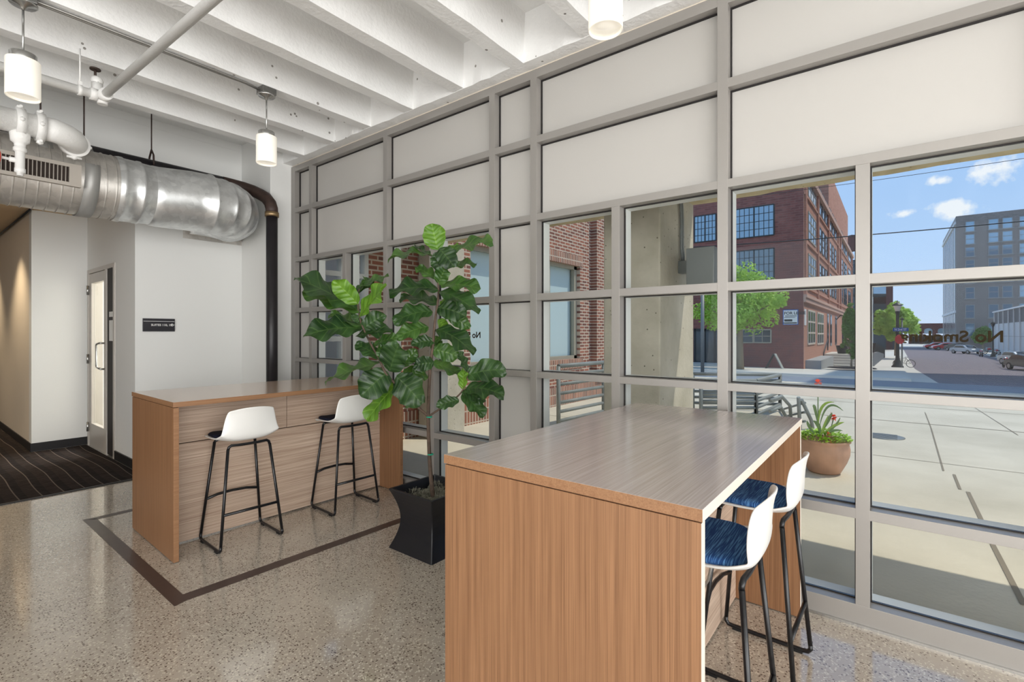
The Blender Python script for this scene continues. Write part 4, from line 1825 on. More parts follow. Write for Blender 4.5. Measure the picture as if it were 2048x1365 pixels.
for i in range(17):
    rows.append([(-0.17 + 0.34 * i / 16, -0.17 + 0.34 * j / 16, H_ - 0.072 + 0.02 * math.sin(i * 1.9) * math.cos(j * 2.3)) for j in range(17)])
b.grid(rows)
o = b.build('moss', 'moss', pl, recalc=False)
o['kind'] = 'stuff'

D_T = 3.363
ZS = 2.967


def zp(X, Y, dd=0.0):
    """point of the fig from the survey sheet (sheet offset 560,440, scale 2.967)"""
    return at_d(560 + X / ZS, 440 + Y / ZS, D_T + dd) - PO


def smooth_path(pts, n=6):
    out = []
    m = len(pts)
    for i in range(m - 1):
        p0 = pts[max(i - 1, 0)]
        p1_, p2_ = pts[i], pts[i + 1]
        p3_ = pts[min(i + 2, m - 1)]
        for k in range(n):
            t_ = k / n
            out.append(0.5 * ((2 * p1_) + (-p0 + p2_) * t_ + (2 * p0 - 5 * p1_ + 4 * p2_ - p3_) * t_ ** 2 + (-p0 + 3 * p1_ - 3 * p2_ + p3_) * t_ ** 3))
    out.append(pts[-1])
    return out


tr = [Vector((0, 0, H_ - 0.09)), zp(893, 1500), zp(885, 1365), zp(880, 1150), zp(890, 900), zp(908, 740), zp(920, 600), zp(940, 450), zp(936, 340), zp(932, 200)]
tp = smooth_path(tr)
MB().tube(tp, [0.0155 - 0.0105 * (i / (len(tp) - 1)) for i in range(len(tp))], 10).build('trunk', 'bark', pl)
lb = smooth_path([zp(878, 1165), zp(800, 1095, -0.02), zp(700, 990, -0.05), (zp(630, 915, -0.07)), zp(590, 830, -0.08), zp(525, 710, -0.07), zp(475, 590, -0.05), zp(462, 480, -0.04), zp(470, 410, -0.04)])
MB().tube(lb, [0.0095 - 0.005 * (i / (len(lb) - 1)) for i in range(len(lb))], 8).build('branch', 'bark', pl)
rb_ = smooth_path([zp(884, 1165), zp(960, 1115, 0.0), zp(1040, 1060, -0.02), zp(1085, 1010, -0.05), zp(1105, 950, -0.06), zp(1115, 900, -0.06)])
MB().tube(rb_, [0.007 - 0.003 * (i / (len(rb_) - 1)) for i in range(len(rb_))], 8).build('branch', 'bark', pl)
for (X_, Y_) in ((886, 1170), (893, 1392)):
    c = zp(X_, Y_)
    MB().tube([c + Vector((0.017 * math.cos(2 * PI * k / 12), 0.017 * math.sin(2 * PI * k / 12), 0)) for k in range(12)], 0.005, 6, closed=True).build('plant_tie', 'tie_green', pl)

VIEW = Vector((FW[0], FW[1], 0))
LEAVES = [
    # bx, by, tx, ty, width, tip depth, base depth, tone, curl
    (935, 180, 900, 22, 142, 0.02, 0.0, 'L', 0.0), (1012, 198, 1262, 128, 78, -0.10, 0.0, 'M', 0.5), (985, 210, 1052, 138, 48, 0.08, 0.0, 'L', 0.0),
    (945, 172, 1035, 282, 130, -0.10, -0.02, 'D', 0.3), (950, 190, 925, 300, 90, -0.06, 0.0, 'D', 0.3), (905, 215, 640, 240, 50, -0.10, 0.0, 'M', 0.9), (898, 220, 797, 146, 20, 0.05, 0, 'D', 0),
    (975, 285, 1168, 262, 52, 0.06, 0.0, 'M', 0.4), (930, 350, 806, 282, 62, 0.05, 0.0, 'M', 0.2), (940, 385, 985, 275, 95, -0.08, 0.0, 'M', 0.3),
    (955, 388, 1190, 412, 82, -0.06, 0.0, 'M', 0.5), (945, 415, 648, 440, 92, -0.08, 0.0, 'D', 0.7), (938, 500, 712, 470, 62, 0.08, 0.0, 'D', 0.5),
    (945, 425, 1180, 560, 96, -0.05, 0.0, 'D', 0.7), (950, 505, 1062, 482, 56, 0.10, 0.0, 'L', 0.3), (935, 520, 1105, 575, 128, -0.12, 0.0, 'D', 0.4),
    (905, 545, 672, 610, 112, -0.06, 0.0, 'D', 0.7), (995, 570, 1128, 640, 90, 0.06, 0.0, 'M', 0.3), (940, 590, 990, 655, 62, 0.10, 0.0, 'L', 0.1),
    (925, 650, 1152, 800, 92, -0.04, 0.0, 'D', 0.8), (880, 635, 690, 700, 100, -0.10, 0.0, 'M', 0.4), (915, 720, 778, 740, 78, -0.08, 0.0, 'D', 0.4), (900, 770, 955, 720, 60, 0.1, 0, 'M', 0),
    (905, 770, 1062, 815, 112, -0.06, 0.0, 'M', 0.3), (915, 850, 790, 870, 95, -0.10, 0.0, 'D', 0.4), (905, 850, 1075, 925, 50, 0.08, 0.0, 'M', 0.4),
    (1108, 925, 1340, 895, 125, -0.14, -0.05, 'D', 0.5), (1112, 900, 1058, 782, 34, -0.08, -0.05, 'D', 0.2), (1085, 1010, 1090, 880, 58, -0.05, -0.05, 'L', 0.1),
    (1100, 1005, 1330, 1045, 84, -0.16, -0.05, 'D', 0.7), (1078, 1020, 1222, 1078, 62, -0.04, -0.05, 'D', 0.3), (1080, 1035, 1215, 1165, 76, -0.10, -0.05, 'D', 0.3),
    (1062, 1070, 928, 1112, 68, -0.10, -0.05, 'D', 0.4), (690, 930, 842, 1095, 188, -0.16, -0.05, 'D', 0.3), (640, 905, 480, 1050, 180, -0.20, -0.06, 'D', 0.3),
    (700, 975, 515, 1192, 120, -0.04, -0.05, 'L', 0.4), (595, 850, 266, 962, 48, -0.12, -0.08, 'M', 0.3), (650, 900, 705, 735, 172, -0.20, -0.07, 'D', 0.2),
    (760, 800, 610, 830, 90, -0.02, -0.05, 'M', 0.2), (720, 870, 812, 770, 84, -0.05, -0.05, 'M', 0.2), (780, 930, 860, 860, 66, 0.06, 0.0, 'M', 0.1), (780, 1080, 745, 1118, 26, 0.02, 0, 'M', 0),
    (455, 530, 86, 345, 88, -0.20, -0.05, 'D', 0.3), (470, 545, 134, 425, 104, -0.10, -0.05, 'M', 0.5), (462, 500, 316, 358, 118, -0.16, -0.05, 'L', 0.2),
    (468, 575, 635, 388, 105, -0.18, -0.05, 'L', 0.3), (460, 440, 595, 335, 80, 0.12, -0.03, 'D', 0.4), (465, 400, 648, 335, 52, 0.02, -0.03, 'M', 0.2),
    (490, 650, 622, 560, 112, -0.10, -0.05, 'D', 0.2), (485, 630, 296, 562, 48, 0.04, -0.05, 'M', 0.2), (490, 645, 138, 690, 122, -0.20, -0.05, 'D', 0.5),
    (450, 690, 668, 668, 62, -0.12, -0.06, 'D', 0.5), (600, 820, 448, 738, 70, -0.06, -0.07, 'D', 0.3), (560, 740, 700, 700, 60, -0.10, -0.07, 'M', 0.4),
    (640, 860, 590, 740, 70, -0.14, -0.07, 'M', 0.2), (470, 610, 430, 560, 44, -0.05, -0.05, 'D', 0.1), (455, 480, 500, 350, 60, 0.10, -0.05, 'M', 0.2), (730, 900, 880, 930, 60, 0.1, 0, 'M', 0.2),
    (905, 700, 960, 760, 50, 0.12, 0, 'M', 0.1)]


def leaf(bx, by, tx, ty, wpx, td, bd, tone, curl, idx):
    B = zp(bx, by, bd)
    T = zp(tx, ty, td)
    ax = T - B
    L = ax.length
    ax.normalize()
    toc = -(VIEW)
    n0 = (toc - ax * toc.dot(ax)).normalized()
    side = ax.cross(n0).normalized()
    w_app = 1.1 * wpx / ZS / FPX * D_T
    w_true = max(w_app, 0.66 * L) if L > 0.08 else w_app
    c = min(1.0, w_app / w_true)
    phi = math.acos(c) * 0.92
    best = None
    for sg_ in (1, -1):
        nn = n0 * math.cos(phi) + side * math.sin(phi) * sg_
        if best is None or nn.z > best.z:
            best = nn
    nn = best
    sd_ = ax.cross(nn).normalized()
    rg = random.Random(idx * 13 + 1)
    NV, NU = 18, 10
    rows = []
    ph = rg.uniform(0, 6)
    for i in range(NV + 1):
        v = i / NV
        # fiddle outline: narrow waist low down, broad near the tip
        w = w_true / 2 * (0.10 + 0.90 * (math.sin(PI * min(1, v ** 0.80)) ** 0.62) * (0.62 + 0.52 * v)) if 0 < v < 1 else w_true / 2 * (0.07 if v == 0 else 0.16)
        droop = curl * 0.22 * L * (4 * v * (1 - v)) * 0.55
        ctr = B + ax * (L * v) + Vector((0, 0, 1)) * droop
        row = []
        for j in range(NU + 1):
            u = -1 + 2 * j / NU
            wav = 0.022 * L / 0.3 * math.sin(v * 15 + ph + (2.0 if u > 0 else 0)) * u * u * (0.3 + v)
            fold = 0.16 * abs(u) * w + 0.05 * w * abs(u) * math.sin(v * 18 + ph)
            row.append(ctr + sd_ * (u * w * (1 + 0.05 * math.sin(v * 21 + ph))) + nn * (fold + wav))
        rows.append(row)
    b = MB()
    b.grid(rows, uv=True)
    return b.build('leaf', {'L': 'leaf_light', 'M': 'leaf_mid', 'D': 'leaf_dark'}[tone], pl, recalc=False)


for i, a in enumerate(LEAVES):
    leaf(*a, i)

# ================================================================== OUTSIDE: GROUND


def gstrip(name, x0, x1, y0a, y1a, y0b, y1b, mat, lift=0.0, n=24):
    """ground patch from x0 to x1 following the slope; y range a at x0, b at x1"""
    b = MB()
    rows = []
    for i in range(n + 1):
        t_ = i / n
        x = x0 + (x1 - x0) * t_
        ya = y0a + (y0b - y0a) * t_
        yb = y1a + (y1b - y1a) * t_
        rows.append([(x, ya, gz(x) + lift), (x, yb, gz(x) + lift)])
    rows = [[p for p in r] for r in rows]
    b.grid(rows, smooth=False)
    return b.build(name, mat)


o = gstrip('plaza', 3.10, 23.0, -40, 40, -40, 40, 'plaza_concrete', 0, 60)
struct(o, 'sunlit pale concrete plaza outside the windows', 'ground')
# saw-cut joints and a crack
b = MB()


def gline(p, q, w=0.012, n=10):
    p = Vector(p)
    q = Vector(q)
    d = (q - p).normalized()
    s = Vector((-d.y, d.x, 0)) * w / 2
    for i in range(n):
        a = p + (q - p) * (i / n)
        c = p + (q - p) * ((i + 1) / n)
        a.z = gz(a.x) + 0.004
        c.z = gz(c.x) + 0.004
        b.quad(a - s, a + s, c + s, c - s)


def gp(px, py):
    p = at_z(px, py, -0.03)
    return (p.x, p.y, 0)


for (p, q, w) in (((1850, 815), (1887, 943), 0.016), ((1908, 950), (1920, 980), 0.024), ((1936, 985), (1967, 1050), 0.03), ((1985, 1090), (2048, 1212), 0.03)):
    gline(gp(*p), gp(*q), w)
ya = [(7.4, 0.012), (14.0, 0.03), (17.5, 0.03), (5.2, 0.006), (10.6, 0.03)]
for x, w in ya:
    gline((x, -8, 0), (x, 6, 0), w, 2)
gline((6.2, -1.42, 0), (22.5, -1.42, 0), 0.014, 12)
gline((5.0, 3.4, 0), (22.5, 3.4, 0), 0.014, 12)
o = b.build('paving_joints', 'joint')
struct(o, 'dark joints cut in the concrete plaza', 'ground')
# manhole
mh = gp(1768, 874)
b = MB()
b.lathe([(0.001, 0.0), (0.20, 0.0), (0.24, -0.001), (0.24, -0.006)], (mh[0], mh[1], -0.022), 32)
for i in range(-3, 4):
    b.box(mh[0] + i * 0.055 - 0.014, mh[0] + i * 0.055 + 0.014, mh[1] - 0.15, mh[1] + 0.15, -0.023, -0.016)
o = b.build('manhole_cover', 'fixture_grey')
tag(o, 'round slotted manhole cover set in the concrete plaza', 'manhole cover')

o = gstrip('cross_street', 22.5, 28.0, -60, 60, -60, 60, 'asphalt', 0.002, 8)
struct(o, 'blue-grey asphalt cross street', 'street')
o = gstrip('far_ground', 28.0, 400, -200, 200, -200, 200, 'sidewalk', -0.10, 60)
struct(o)
sw_y0 = -0.6
o = gstrip('brick_street', 28.0, 150, -11.0, sw_y0, -11.0, sw_y0, 'brick_street', 0.0, 60)
struct(o, 'worn purple-grey brick paved street', 'street')
b = MB()
rows = []
for i in range(50):
    x = 28.0 + 100 * i / 49
    z = gz(x)
    rows.append([(x, sw_y0 - 0.9, z + 0.004), (x, sw_y0, z + 0.01)])
b.grid(rows, smooth=False)
o = b.build('gutter', 'curb')
struct(o)
b = MB()
rows = []
for i in range(50):
    x = 28.3 + 100 * i / 49
    z = gz(x)
    rows.append([(x, sw_y0, z - 0.1), (x, sw_y0, z + 0.13), (x, sw_y0 + 0.16, z + 0.13), (x, sw_y0 + 4, z + 0.12), (x, sw_y0 + 40, z + 0.12)])
b.grid(rows, smooth=False)
b.box(28.15, 28.32, sw_y0, 40, gz(28.2) - 0.1, gz(28.2) + 0.13)
o = b.build('sidewalk', 'sidewalk')
struct(o, 'pale concrete sidewalk in front of the red brick building', 'sidewalk')

# ------------------------------------------------------------------ canopy and columns of our own building
b = MB()
rows = []
for i in range(80):
    y = -7 + 12.1 * i / 79
    j = rnd.uniform(-0.012, 0.012)
    rows.append([(3.05, y, 2.70), (4.86 + j, y, 2.70 + rnd.uniform(-0.008, 0.008)), (4.90, y, 2.76), (4.90, y, 3.6), (3.05, y, 3.6)])
b.grid(rows, smooth=False)
b.quad((3.05, 5.1, 2.7), (4.86, 5.1, 2.7), (4.9, 5.1, 3.6), (3.05, 5.1, 3.6))
b.quad((3.05, -7, 2.7), (4.86, -7, 2.7), (4.9, -7, 3.6), (3.05, -7, 3.6))
o = b.build('canopy_beam', 'concrete_canopy')
struct(o, 'rough tan concrete canopy beam above the windows outside', 'beam')
b = MB()
cb0 = at_x(1320, 760, 4.0)
cb1 = at_x(1207, 760, 4.0)
cr0, cr1 = cb0.y, cb1.y
b.box(4.0, 4.87, cr0, cr1, -0.03, 2.71)
o = b.build('column', 'concrete_column', bev=0.012)
tag(o, 'massive square rough concrete column outside behind the high table', 'column', None)
b = MB()
b.box(4.72, 5.33, 5.04, 5.36, -0.03, 2.70)
o = b.build('column', 'concrete_column', bev=0.01)
tag(o, 'slim pale concrete column outside, behind the fig trunk', 'column')

# light box on the column with its conduits
lx0 = 4.42
bx = thing('wall_lantern', 'grey metal box light fixed to the big concrete column outside', 'lamp', (lx0, cr0, 1.9))
c0_ = at_y(1360, 535, cr0)
b = MB()
b.box(c0_.x - lx0 - 0.05, c0_.x - lx0 + 0.05, -0.075, 0, c0_.z - 1.9 - 0.06, c0_.z - 1.9 + 0.05)
b.build('junction_box', 'fixture_grey', bx)
b = MB()
b.cyl((c0_.x - lx0 + 0.05, -0.06, c0_.z - 1.9), (c0_.x - lx0 + 0.02, -0.22, c0_.z - 1.9), 0.038, 14)
b.build('arm', 'fixture_grey', bx)
L0 = at_y(1372, 567, cr0 - 0.20)
L1 = at_y(1401, 492, cr0 - 0.20)
b = MB()
bz0, bz1 = at_y(1390, 567, cr0 - 0.3).z, at_y(1390, 492, cr0 - 0.3).z
b.box(L0.x - lx0, L1.x - lx0, -0.42, -0.20, bz0 - 1.9, bz1 - 1.9)
b.build('light_box', 'fixture_grey', bx, bev=0.004)
b = MB()
for dx in (-0.015, 0.03):
    xk_ = c0_.x - lx0 + dx
    b.tube([(xk_ + 0.01, -0.02, c0_.z - 1.9 + 0.05), (xk_ + 0.01, -0.02, c0_.z - 1.9 + 0.1), (xk_ - 0.015, -0.02, c0_.z - 1.9 + 0.18), (xk_ - 0.015, -0.02, 2.70 - 1.9 - 0.2), (xk_ - 0.03, -0.02, 2.70 - 1.9 - 0.1), (xk_ - 0.05, -0.02, 2.70 - 1.9)], 0.011, 8)
b.build('conduit', 'fixture_grey', bx)

# ------------------------------------------------------------------ brick annex to the left
YA = 5.40
an = thing('brick_annex', 'red brick wing of the building outside with a wide tan-framed window', 'building', (3.15, YA, 0))
AX = lambda px: at_y(px, 600, YA).x - 3.15
w0, w1 = AX(941), AX(1160)
wz0, wz1 = 0.90, 2.90
xe_ = AX(1206)
zt = 5.0
b = MB()
xg = 0.74      # glazed link next to the room
b.box(xg, w0, 0, 0.3, 0.35, zt)
b.box(w0, w1, 0, 0.3, 0.35, wz0 - 0.2)
b.box(w0, w1, 0, 0.3, wz1 + 0.22, zt)
b.box(w1, AX(1178), 0, 0.3, 0.35, zt)
b.box(AX(1178), AX(1190), 0.10, 0.3, 0.35, zt)
b.box(AX(1190), xe_, -0.05, 0.3, 0.35, zt)
b.build('brick_wall', 'brick_annex', an)
b = MB()
b.box(xg, xe_, -0.01, 0.3, -0.05, 0.35)
b.box(w0 - 0.0, w1 + 0.12, -0.012, 0.3, wz1, wz1 + 0.22)
b.box(w0 - 0.0, w1 + 0.10, -0.02, 0.3, wz0 - 0.2, wz0)
b.build('brick_soldier_course', 'brick_annex_soldier', an)
wn = MB()
fr_ = 0.07
wn.box(w0, w1, 0.08, 0.16, wz0, wz0 + fr_)
wn.box(w0, w1, 0.08, 0.16, wz1 - fr_, wz1)
wn.box(w0, w0 + fr_, 0.08, 0.16, wz0, wz1)
wn.box(w1 - fr_ * 1.6, w1, 0.08, 0.16, wz0, wz1)
xm = AX(1104)
wn.box(xm - 0.04, xm + 0.04, 0.07, 0.16, wz0, wz1)
xm2 = (w0 + xm) / 2
wn.box(xm2 - 0.04, xm2 + 0.04, 0.07, 0.16, wz0, wz1)
wn = wn.build('window', 'win_frame_tan', an)
MB().box(w0 + 0.02, w1 - 0.02, 0.11, 0.12, wz0 + 0.02, wz1 - 0.02).build('pane', 'glass_clear', wn)
MB().box(w0 + 0.02, w1 - 0.02, 0.20, 0.21, wz0 + 0.02, wz1 - 0.02).build('blind', 'blind', wn)
# glazed link
b = MB()
gl0 = 0.0
for x in (0.0, 0.34, xg - 0.06):
    b.box(x, x + 0.06, -0.02, 0.08, -0.03, 2.7)
for z in (-0.03, 0.62, 1.35, 2.15, 2.64):
    b.box(0, xg, -0.015, 0.075, z, z + 0.06)
gln = b.build('link_frame', 'frame_white', an)
MB().box(0.03, xg - 0.03, 0.025, 0.035, 0, 2.66).build('link_glass', 'glass_clear', gln)
b = MB()
b.box(0, xg, 0.0, 0.3, 2.70, zt)
b.build('link_fascia', 'concrete_canopy', an)


# ------------------------------------------------------------------ pipe railings
def railing(name, label, pts, base_z, h, bars, group=None, posts=None):
    """pts: plan points; horizontal bars between posts"""
    p0_ = pts[0]
    t = thing(name, label, 'railing', (p0_[0], p0_[1], base_z), 0, group)
    for (a, c) in zip(pts[:-1], pts[1:]):
        b = MB()
        A = Vector((a[0] - p0_[0], a[1] - p0_[1], 0))
        C_ = Vector((c[0] - p0_[0], c[1] - p0_[1], 0))
        for k in range(bars + 1):
            z = h - (h - 0.12) * k / bars
            r = 0.034 if k == 0 else 0.027
            b.tube([A + Vector((0, 0, z)), C_ + Vector((0, 0, z))], r, 10)
        b.build('rails', 'rail_grey', t)
        n = max(1, int((C_ - A).length / 1.3))
        for i in range(n + 1):
            q = A + (C_ - A) * (i / n)
            MB().tube([q, q + Vector((0, 0, h))], 0.032, 10).build('post', 'rail_grey', t)
    return t


ra = at_z(1117, 850, -0.03)
rl0 = Vector((7.3, 4.0, 0))


def up(px, py, z):
    return at_z(px, py, z)


# left railing in front of the annex
la = at_d(1117, 733, 7.6)
lh = la.z + 0.03
lc = at_d(1207, 733, 8.6)
railing('pipe_railing', 'grey pipe railing outside in front of the brick wing window', [(la.x, la.y), (lc.x, lc.y)], -0.03, lh, 6)
# railing around the steps
ra = at_d(1386, 745, 9.6)
rb2 = at_d(1560, 752, 9.4)
rc = at_d(1512, 762, 8.2)
rd_ = at_d(1402, 757, 8.2)
hr = 0.60
railing('pipe_railing', 'grey pipe railing around the sunken steps beyond the concrete column', [(rd_.x, rd_.y), (rc.x, rc.y), (rb2.x, rb2.y), (ra.x, ra.y)], -0.03, rc.z + 0.03, 5)
t = thing('stair_handrail', 'pale sloping double pipe handrail at the steps beside the terracotta pot', 'handrail', tuple(at_d(1575, 800, 7.4)))
O2 = Vector(t.location)
for (pp) in (((1540, 802), (1563, 793), (1580, 812), (1582, 840)), ((1540, 824), (1561, 814), (1575, 840), (1575, 855)), ((1603, 800), (1622, 840), (1628, 870)), ((1597, 795), (1600, 860))):
    q = [at_d(x, y, 7.4 + 0.15 * i) - O2 for i, (x, y) in enumerate(pp)]
    MB().tube(q, 0.026, 10).build('pipe', 'rail_grey', t)
e0 = at_d(1562, 795, 8.4)
e1 = at_d(1610, 806, 7.4)
b = MB()
for dz in (0.0, -0.14, -0.28):
    b.tube([at_d(1560, 795, 9.4) + Vector((0, 0, dz - 0.25)) - O2, e1 + Vector((0, 0, dz)) - O2], 0.018, 8)
b.build('pipe', 'rail_grey', t)

# ------------------------------------------------------------------ terracotta pot with cannas
pt = at_z(1648, 944, -0.03)
pot = thing('flower_pot', 'big round terracotta pot of orange cannas and lime foliage outside the window', 'potted plant', (pt.x, pt.y, -0.03))
b = MB()
b.lathe([(0.10, 0.0), (0.145, 0.004), (0.155, 0.02), (0.205, 0.12), (0.232, 0.20), (0.236, 0.26), (0.228, 0.30), (0.224, 0.325), (0.240, 0.335), (0.243, 0.348), (0.236, 0.356), (0.215, 0.35), (0.205, 0.30), (0.20, 0.28)], (0, 0, 0), 48)
b.build('pot', 'terracotta', pot)
b = MB()
rg = random.Random(11)
for i in range(900):
    a = rg.uniform(0, 2 * PI)
    r = 0.24 * math.sqrt(rg.random())
    c = Vector((r * math.cos(a), r * math.sin(a), 0.35 + 0.10 * (1 - (r / 0.26) ** 2) * rg.uniform(0.3, 1.0)))
    d = Vector((math.cos(a), math.sin(a), rg.uniform(-0.2, 0.9))).normalized() * rg.uniform(0.025, 0.05)
    s = Vector((-math.sin(a), math.cos(a), rg.uniform(-0.5, 0.5))).normalized() * 0.011
    b.quad(c - s * 0.3, c + d * 0.5 - s, c + d, c + d * 0.5 + s)
o = b.build('bedding_foliage', 'bedding_leaf', pot, recalc=False)
o['kind'] = 'stuff'


def blade(b, p0, p1, p2, w, n=10):
    rows = []
    p0, p1, p2 = Vector(p0), Vector(p1), Vector(p2)
    for i in range(n + 1):
        t_ = i / n
        c = p0 * (1 - t_) ** 2 + p1 * 2 * t_ * (1 - t_) + p2 * t_ ** 2
        d = ((p1 - p0) * (1 - t_) + (p2 - p1) * t_).normalized()
        s = d.cross(VIEW).normalized()
        ww = w * math.sin(PI * min(0.97, t_ * 0.93 + 0.05)) ** 0.8
        rows.append([c - s * ww, c + VIEW * -0.006, c + s * ww])
    b.grid(rows, uv=True)


def pp_(px, py, dd=0.0):
    return at_d(px, py, 5.15 + dd) - Vector(pot.location)


for (a_, m_2, c_, w, mt) in (((1636, 860), (1634, 800), (1668, 805), 0.028, 'canna_leaf_light'), ((1640, 850), (1652, 790), (1686, 822), 0.022, 'canna_leaf'), ((1636, 850), (1628, 800), (1626, 815), 0.03, 'canna_leaf'),
                             ((1645, 862), (1660, 835), (1664, 826), 0.035, 'canna_leaf'), ((1648, 866), (1670, 848), (1688, 845), 0.03, 'canna_leaf_light'), ((1650, 870), (1665, 858), (1685, 862), 0.025, 'canna_leaf'),
                             ((1628, 868), (1615, 850), (1614, 842), 0.03, 'canna_leaf'), ((1640, 868), (1640, 848), (1626, 842), 0.04, 'canna_leaf'), ((1642, 872), (1648, 855), (1656, 832), 0.03, 'canna_leaf_light'), ((1652, 868), (1676, 850), (1680, 836), 0.022, 'canna_leaf')):
    b = MB()
    blade(b, pp_(*a_), pp_(*m_2), pp_(*c_), w * 0.55)
    b.build('canna_leaf', mt, pot, recalc=False)
for (q0, q1) in (((1638, 872), (1636, 772)), ((1660, 872), (1667, 838))):
    MB().tube([pp_(*q0), pp_((q0[0] + q1[0]) / 2 - 1, (q0[1] + q1[1]) / 2), pp_(*q1)], 0.005, 6).build('flower_stalk', 'canna_leaf', pot)
for (cx_, cy_, s_, mt) in ((1636, 766, 0.05, 'petal'), (1667, 834, 0.045, 'petal'), (1656, 871, 0.035, 'petal'), (1661, 884, 0.025, 'petal_pink')):
    b = MB()
    c = pp_(cx_, cy_)
    for i in range(16):
        d = Vector((rg.uniform(-1, 1), rg.uniform(-1, 1), rg.uniform(-0.9, 1))).normalized() * s_ * rg.uniform(0.7, 1.2)
        s = d.cross(Vector((0.3, 0.2, 1))).normalized() * s_ * 0.4
        b.quad(c, c + d * 0.6 - s, c + d, c + d * 0.6 + s)
    b.build('blossom', mt, pot, recalc=False)

# ================================================================== STREET: RED BRICK BUILDING
cnr = ground(1607, 742)
BX, BY = cnr.x, cnr.y
BG = gz(BX) + 0.12
bl = thing('brick_building', 'four-storey red brick corner building with industrial grid windows across the street', 'building', (BX, BY, BG))
ZTOP = 13.5
XLEN = at_y(1704, 700, BY).x - BX
YLEN = 22.0


def FX(px, py):
    """point on the face toward us (x = BX) in the building's frame: (y, z)"""
    p = at_x(px, py, BX)
    return p.y - BY, p.z - BG


def FY(px, py):
    p = at_y(px, py, BY)
    return p.x - BX, p.z - BG


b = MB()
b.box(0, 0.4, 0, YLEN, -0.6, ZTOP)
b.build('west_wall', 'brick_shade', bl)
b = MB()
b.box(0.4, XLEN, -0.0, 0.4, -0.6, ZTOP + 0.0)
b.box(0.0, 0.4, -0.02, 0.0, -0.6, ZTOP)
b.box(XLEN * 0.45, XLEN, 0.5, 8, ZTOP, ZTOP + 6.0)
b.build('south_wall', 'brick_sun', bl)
b = MB()
b.box(0.2, XLEN, 0.2, YLEN, ZTOP - 0.3, ZTOP)
b.build('roof', 'mulch', bl)
b = MB()
b.box(-0.15, XLEN, -0.25, 0.4, ZTOP - 0.25, ZTOP + 0.15)
zc1 = FX(1600, 594)[1]
b.box(-0.10, XLEN, -0.22, 0.0, zc1 - 0.05, zc1 + 0.15)
b.box(-0.06, XLEN, -0.15, 0.0, zc1 - 0.35, zc1 - 0.05)
b.build('cornice', 'stone_trim', bl)
b = MB()
b.box(-0.10, 0.0, 0, YLEN, zc1 - 0.05, zc1 + 0.15)
b.box(-0.06, 0.0, 0, YLEN, zc1 - 0.35, zc1 - 0.05)
b.build('brick_band', 'brick_shade', bl)


def win_x(px0, py0, px1, py1, cols, rws, frame='win_frame_dark', pane='window_sky', bars=0.05):
    ya_, za_ = FX(px0, py0)
    yb_, zb_ = FX(px1, py1)
    y0_, y1_ = min(ya_, yb_), max(ya_, yb_)
    z0_, z1_ = min(za_, zb_), max(za_, zb_)
    w = MB()
    for c in range(cols + 1):
        y = y0_ + (y1_ - y0_) * c / cols
        t_ = bars * (1.8 if c in (0, cols) or (cols > 4 and c == cols // 2) else 0.7)
        w.box(-0.05, 0.02, y - t_ / 2, y + t_ / 2, z0_, z1_)
    for r_ in range(rws + 1):
        z = z0_ + (z1_ - z0_) * r_ / rws
        t_ = bars * (1.6 if r_ in (0, rws) else 0.7)
        w.box(-0.049, 0.02, y0_, y1_, z - t_ / 2, z + t_ / 2)
    w = w.build('window', frame, bl)
    MB().box(-0.02, -0.005, y0_, y1_, z0_, z1_).build('pane', pane, w)
    return w


win_x(1470, 420, 1548, 470, 8, 4)
win_x(1389, 434, 1432, 481, 6, 4)
win_x(1470, 504, 1548, 558, 8, 4, pane='window_mid')
win_x(1412, 515, 1448, 562, 4, 4, pane='window_mid')
win_x(1466, 660, 1506, 686, 2, 2, 'win_frame_tan', 'window_dark')
win_x(1508, 660, 1542, 686, 2, 2, 'win_frame_tan', 'window_dark')
# entrance on the west face
ya_, za_ = FX(1390, 658)
yb_, zb_ = FX(1450, 722)
dd_ = MB()
y0_, y1_ = min(ya_, yb_), max(ya_, yb_)
for yy4 in (y0_, y0_ + (y1_ - y0_) * 0.33, y0_ + (y1_ - y0_) * 0.66, y1_):
    dd_.box(-0.08, 0.02, yy4 - 0.07, yy4 + 0.07, 0.2, za_)
dd_.box(-0.08, 0.02, y0_, y1_, za_ - 0.2, za_)
dd_ = dd_.build('entrance', 'win_frame_dark', bl)
MB().box(-0.03, -0.01, y0_, y1_, 0.2, za_).build('pane', 'window_dark', dd_)
b = MB()
b.box(-2.2, 0.0, y0_ - 0.6, y1_ + 0.6, -0.5, 0.2)
b.box(-2.6, -2.2, y0_ - 0.6, y1_ + 0.6, -0.5, 0.02)
b.build('entrance_steps', 'sidewalk', bl)


def win_y(px0, py0, px1, py1, cols, rws, frame='win_frame_dark', pane='window_dark', bars=0.09, proud=0.05):
    xa_, za_ = FY(px0, py0)
    xb_, zb_ = FY(px1, py1)
    # heights are taken at the nearer jamb
    z1_, z0_ = za_, zb_
    w = MB()
    for c in range(cols + 1):
        x = xa_ + (xb_ - xa_) * c / cols
        w.box(x - bars / 2, x + bars / 2, -proud, 0.02, z0_, z1_)
    for r_ in range(rws + 1):
        z = z0_ + (z1_ - z0_) * r_ / rws
        w.box(xa_, xb_, -proud + 0.001, 0.02, z - bars / 2, z + bars / 2)
    w = w.build('window', frame, bl)
    MB().box(xa_, xb_, -0.025, -0.005, z0_, z1_).build('pane', pane, w)


def zfy(px, py):
    return FY(px, py)[1]


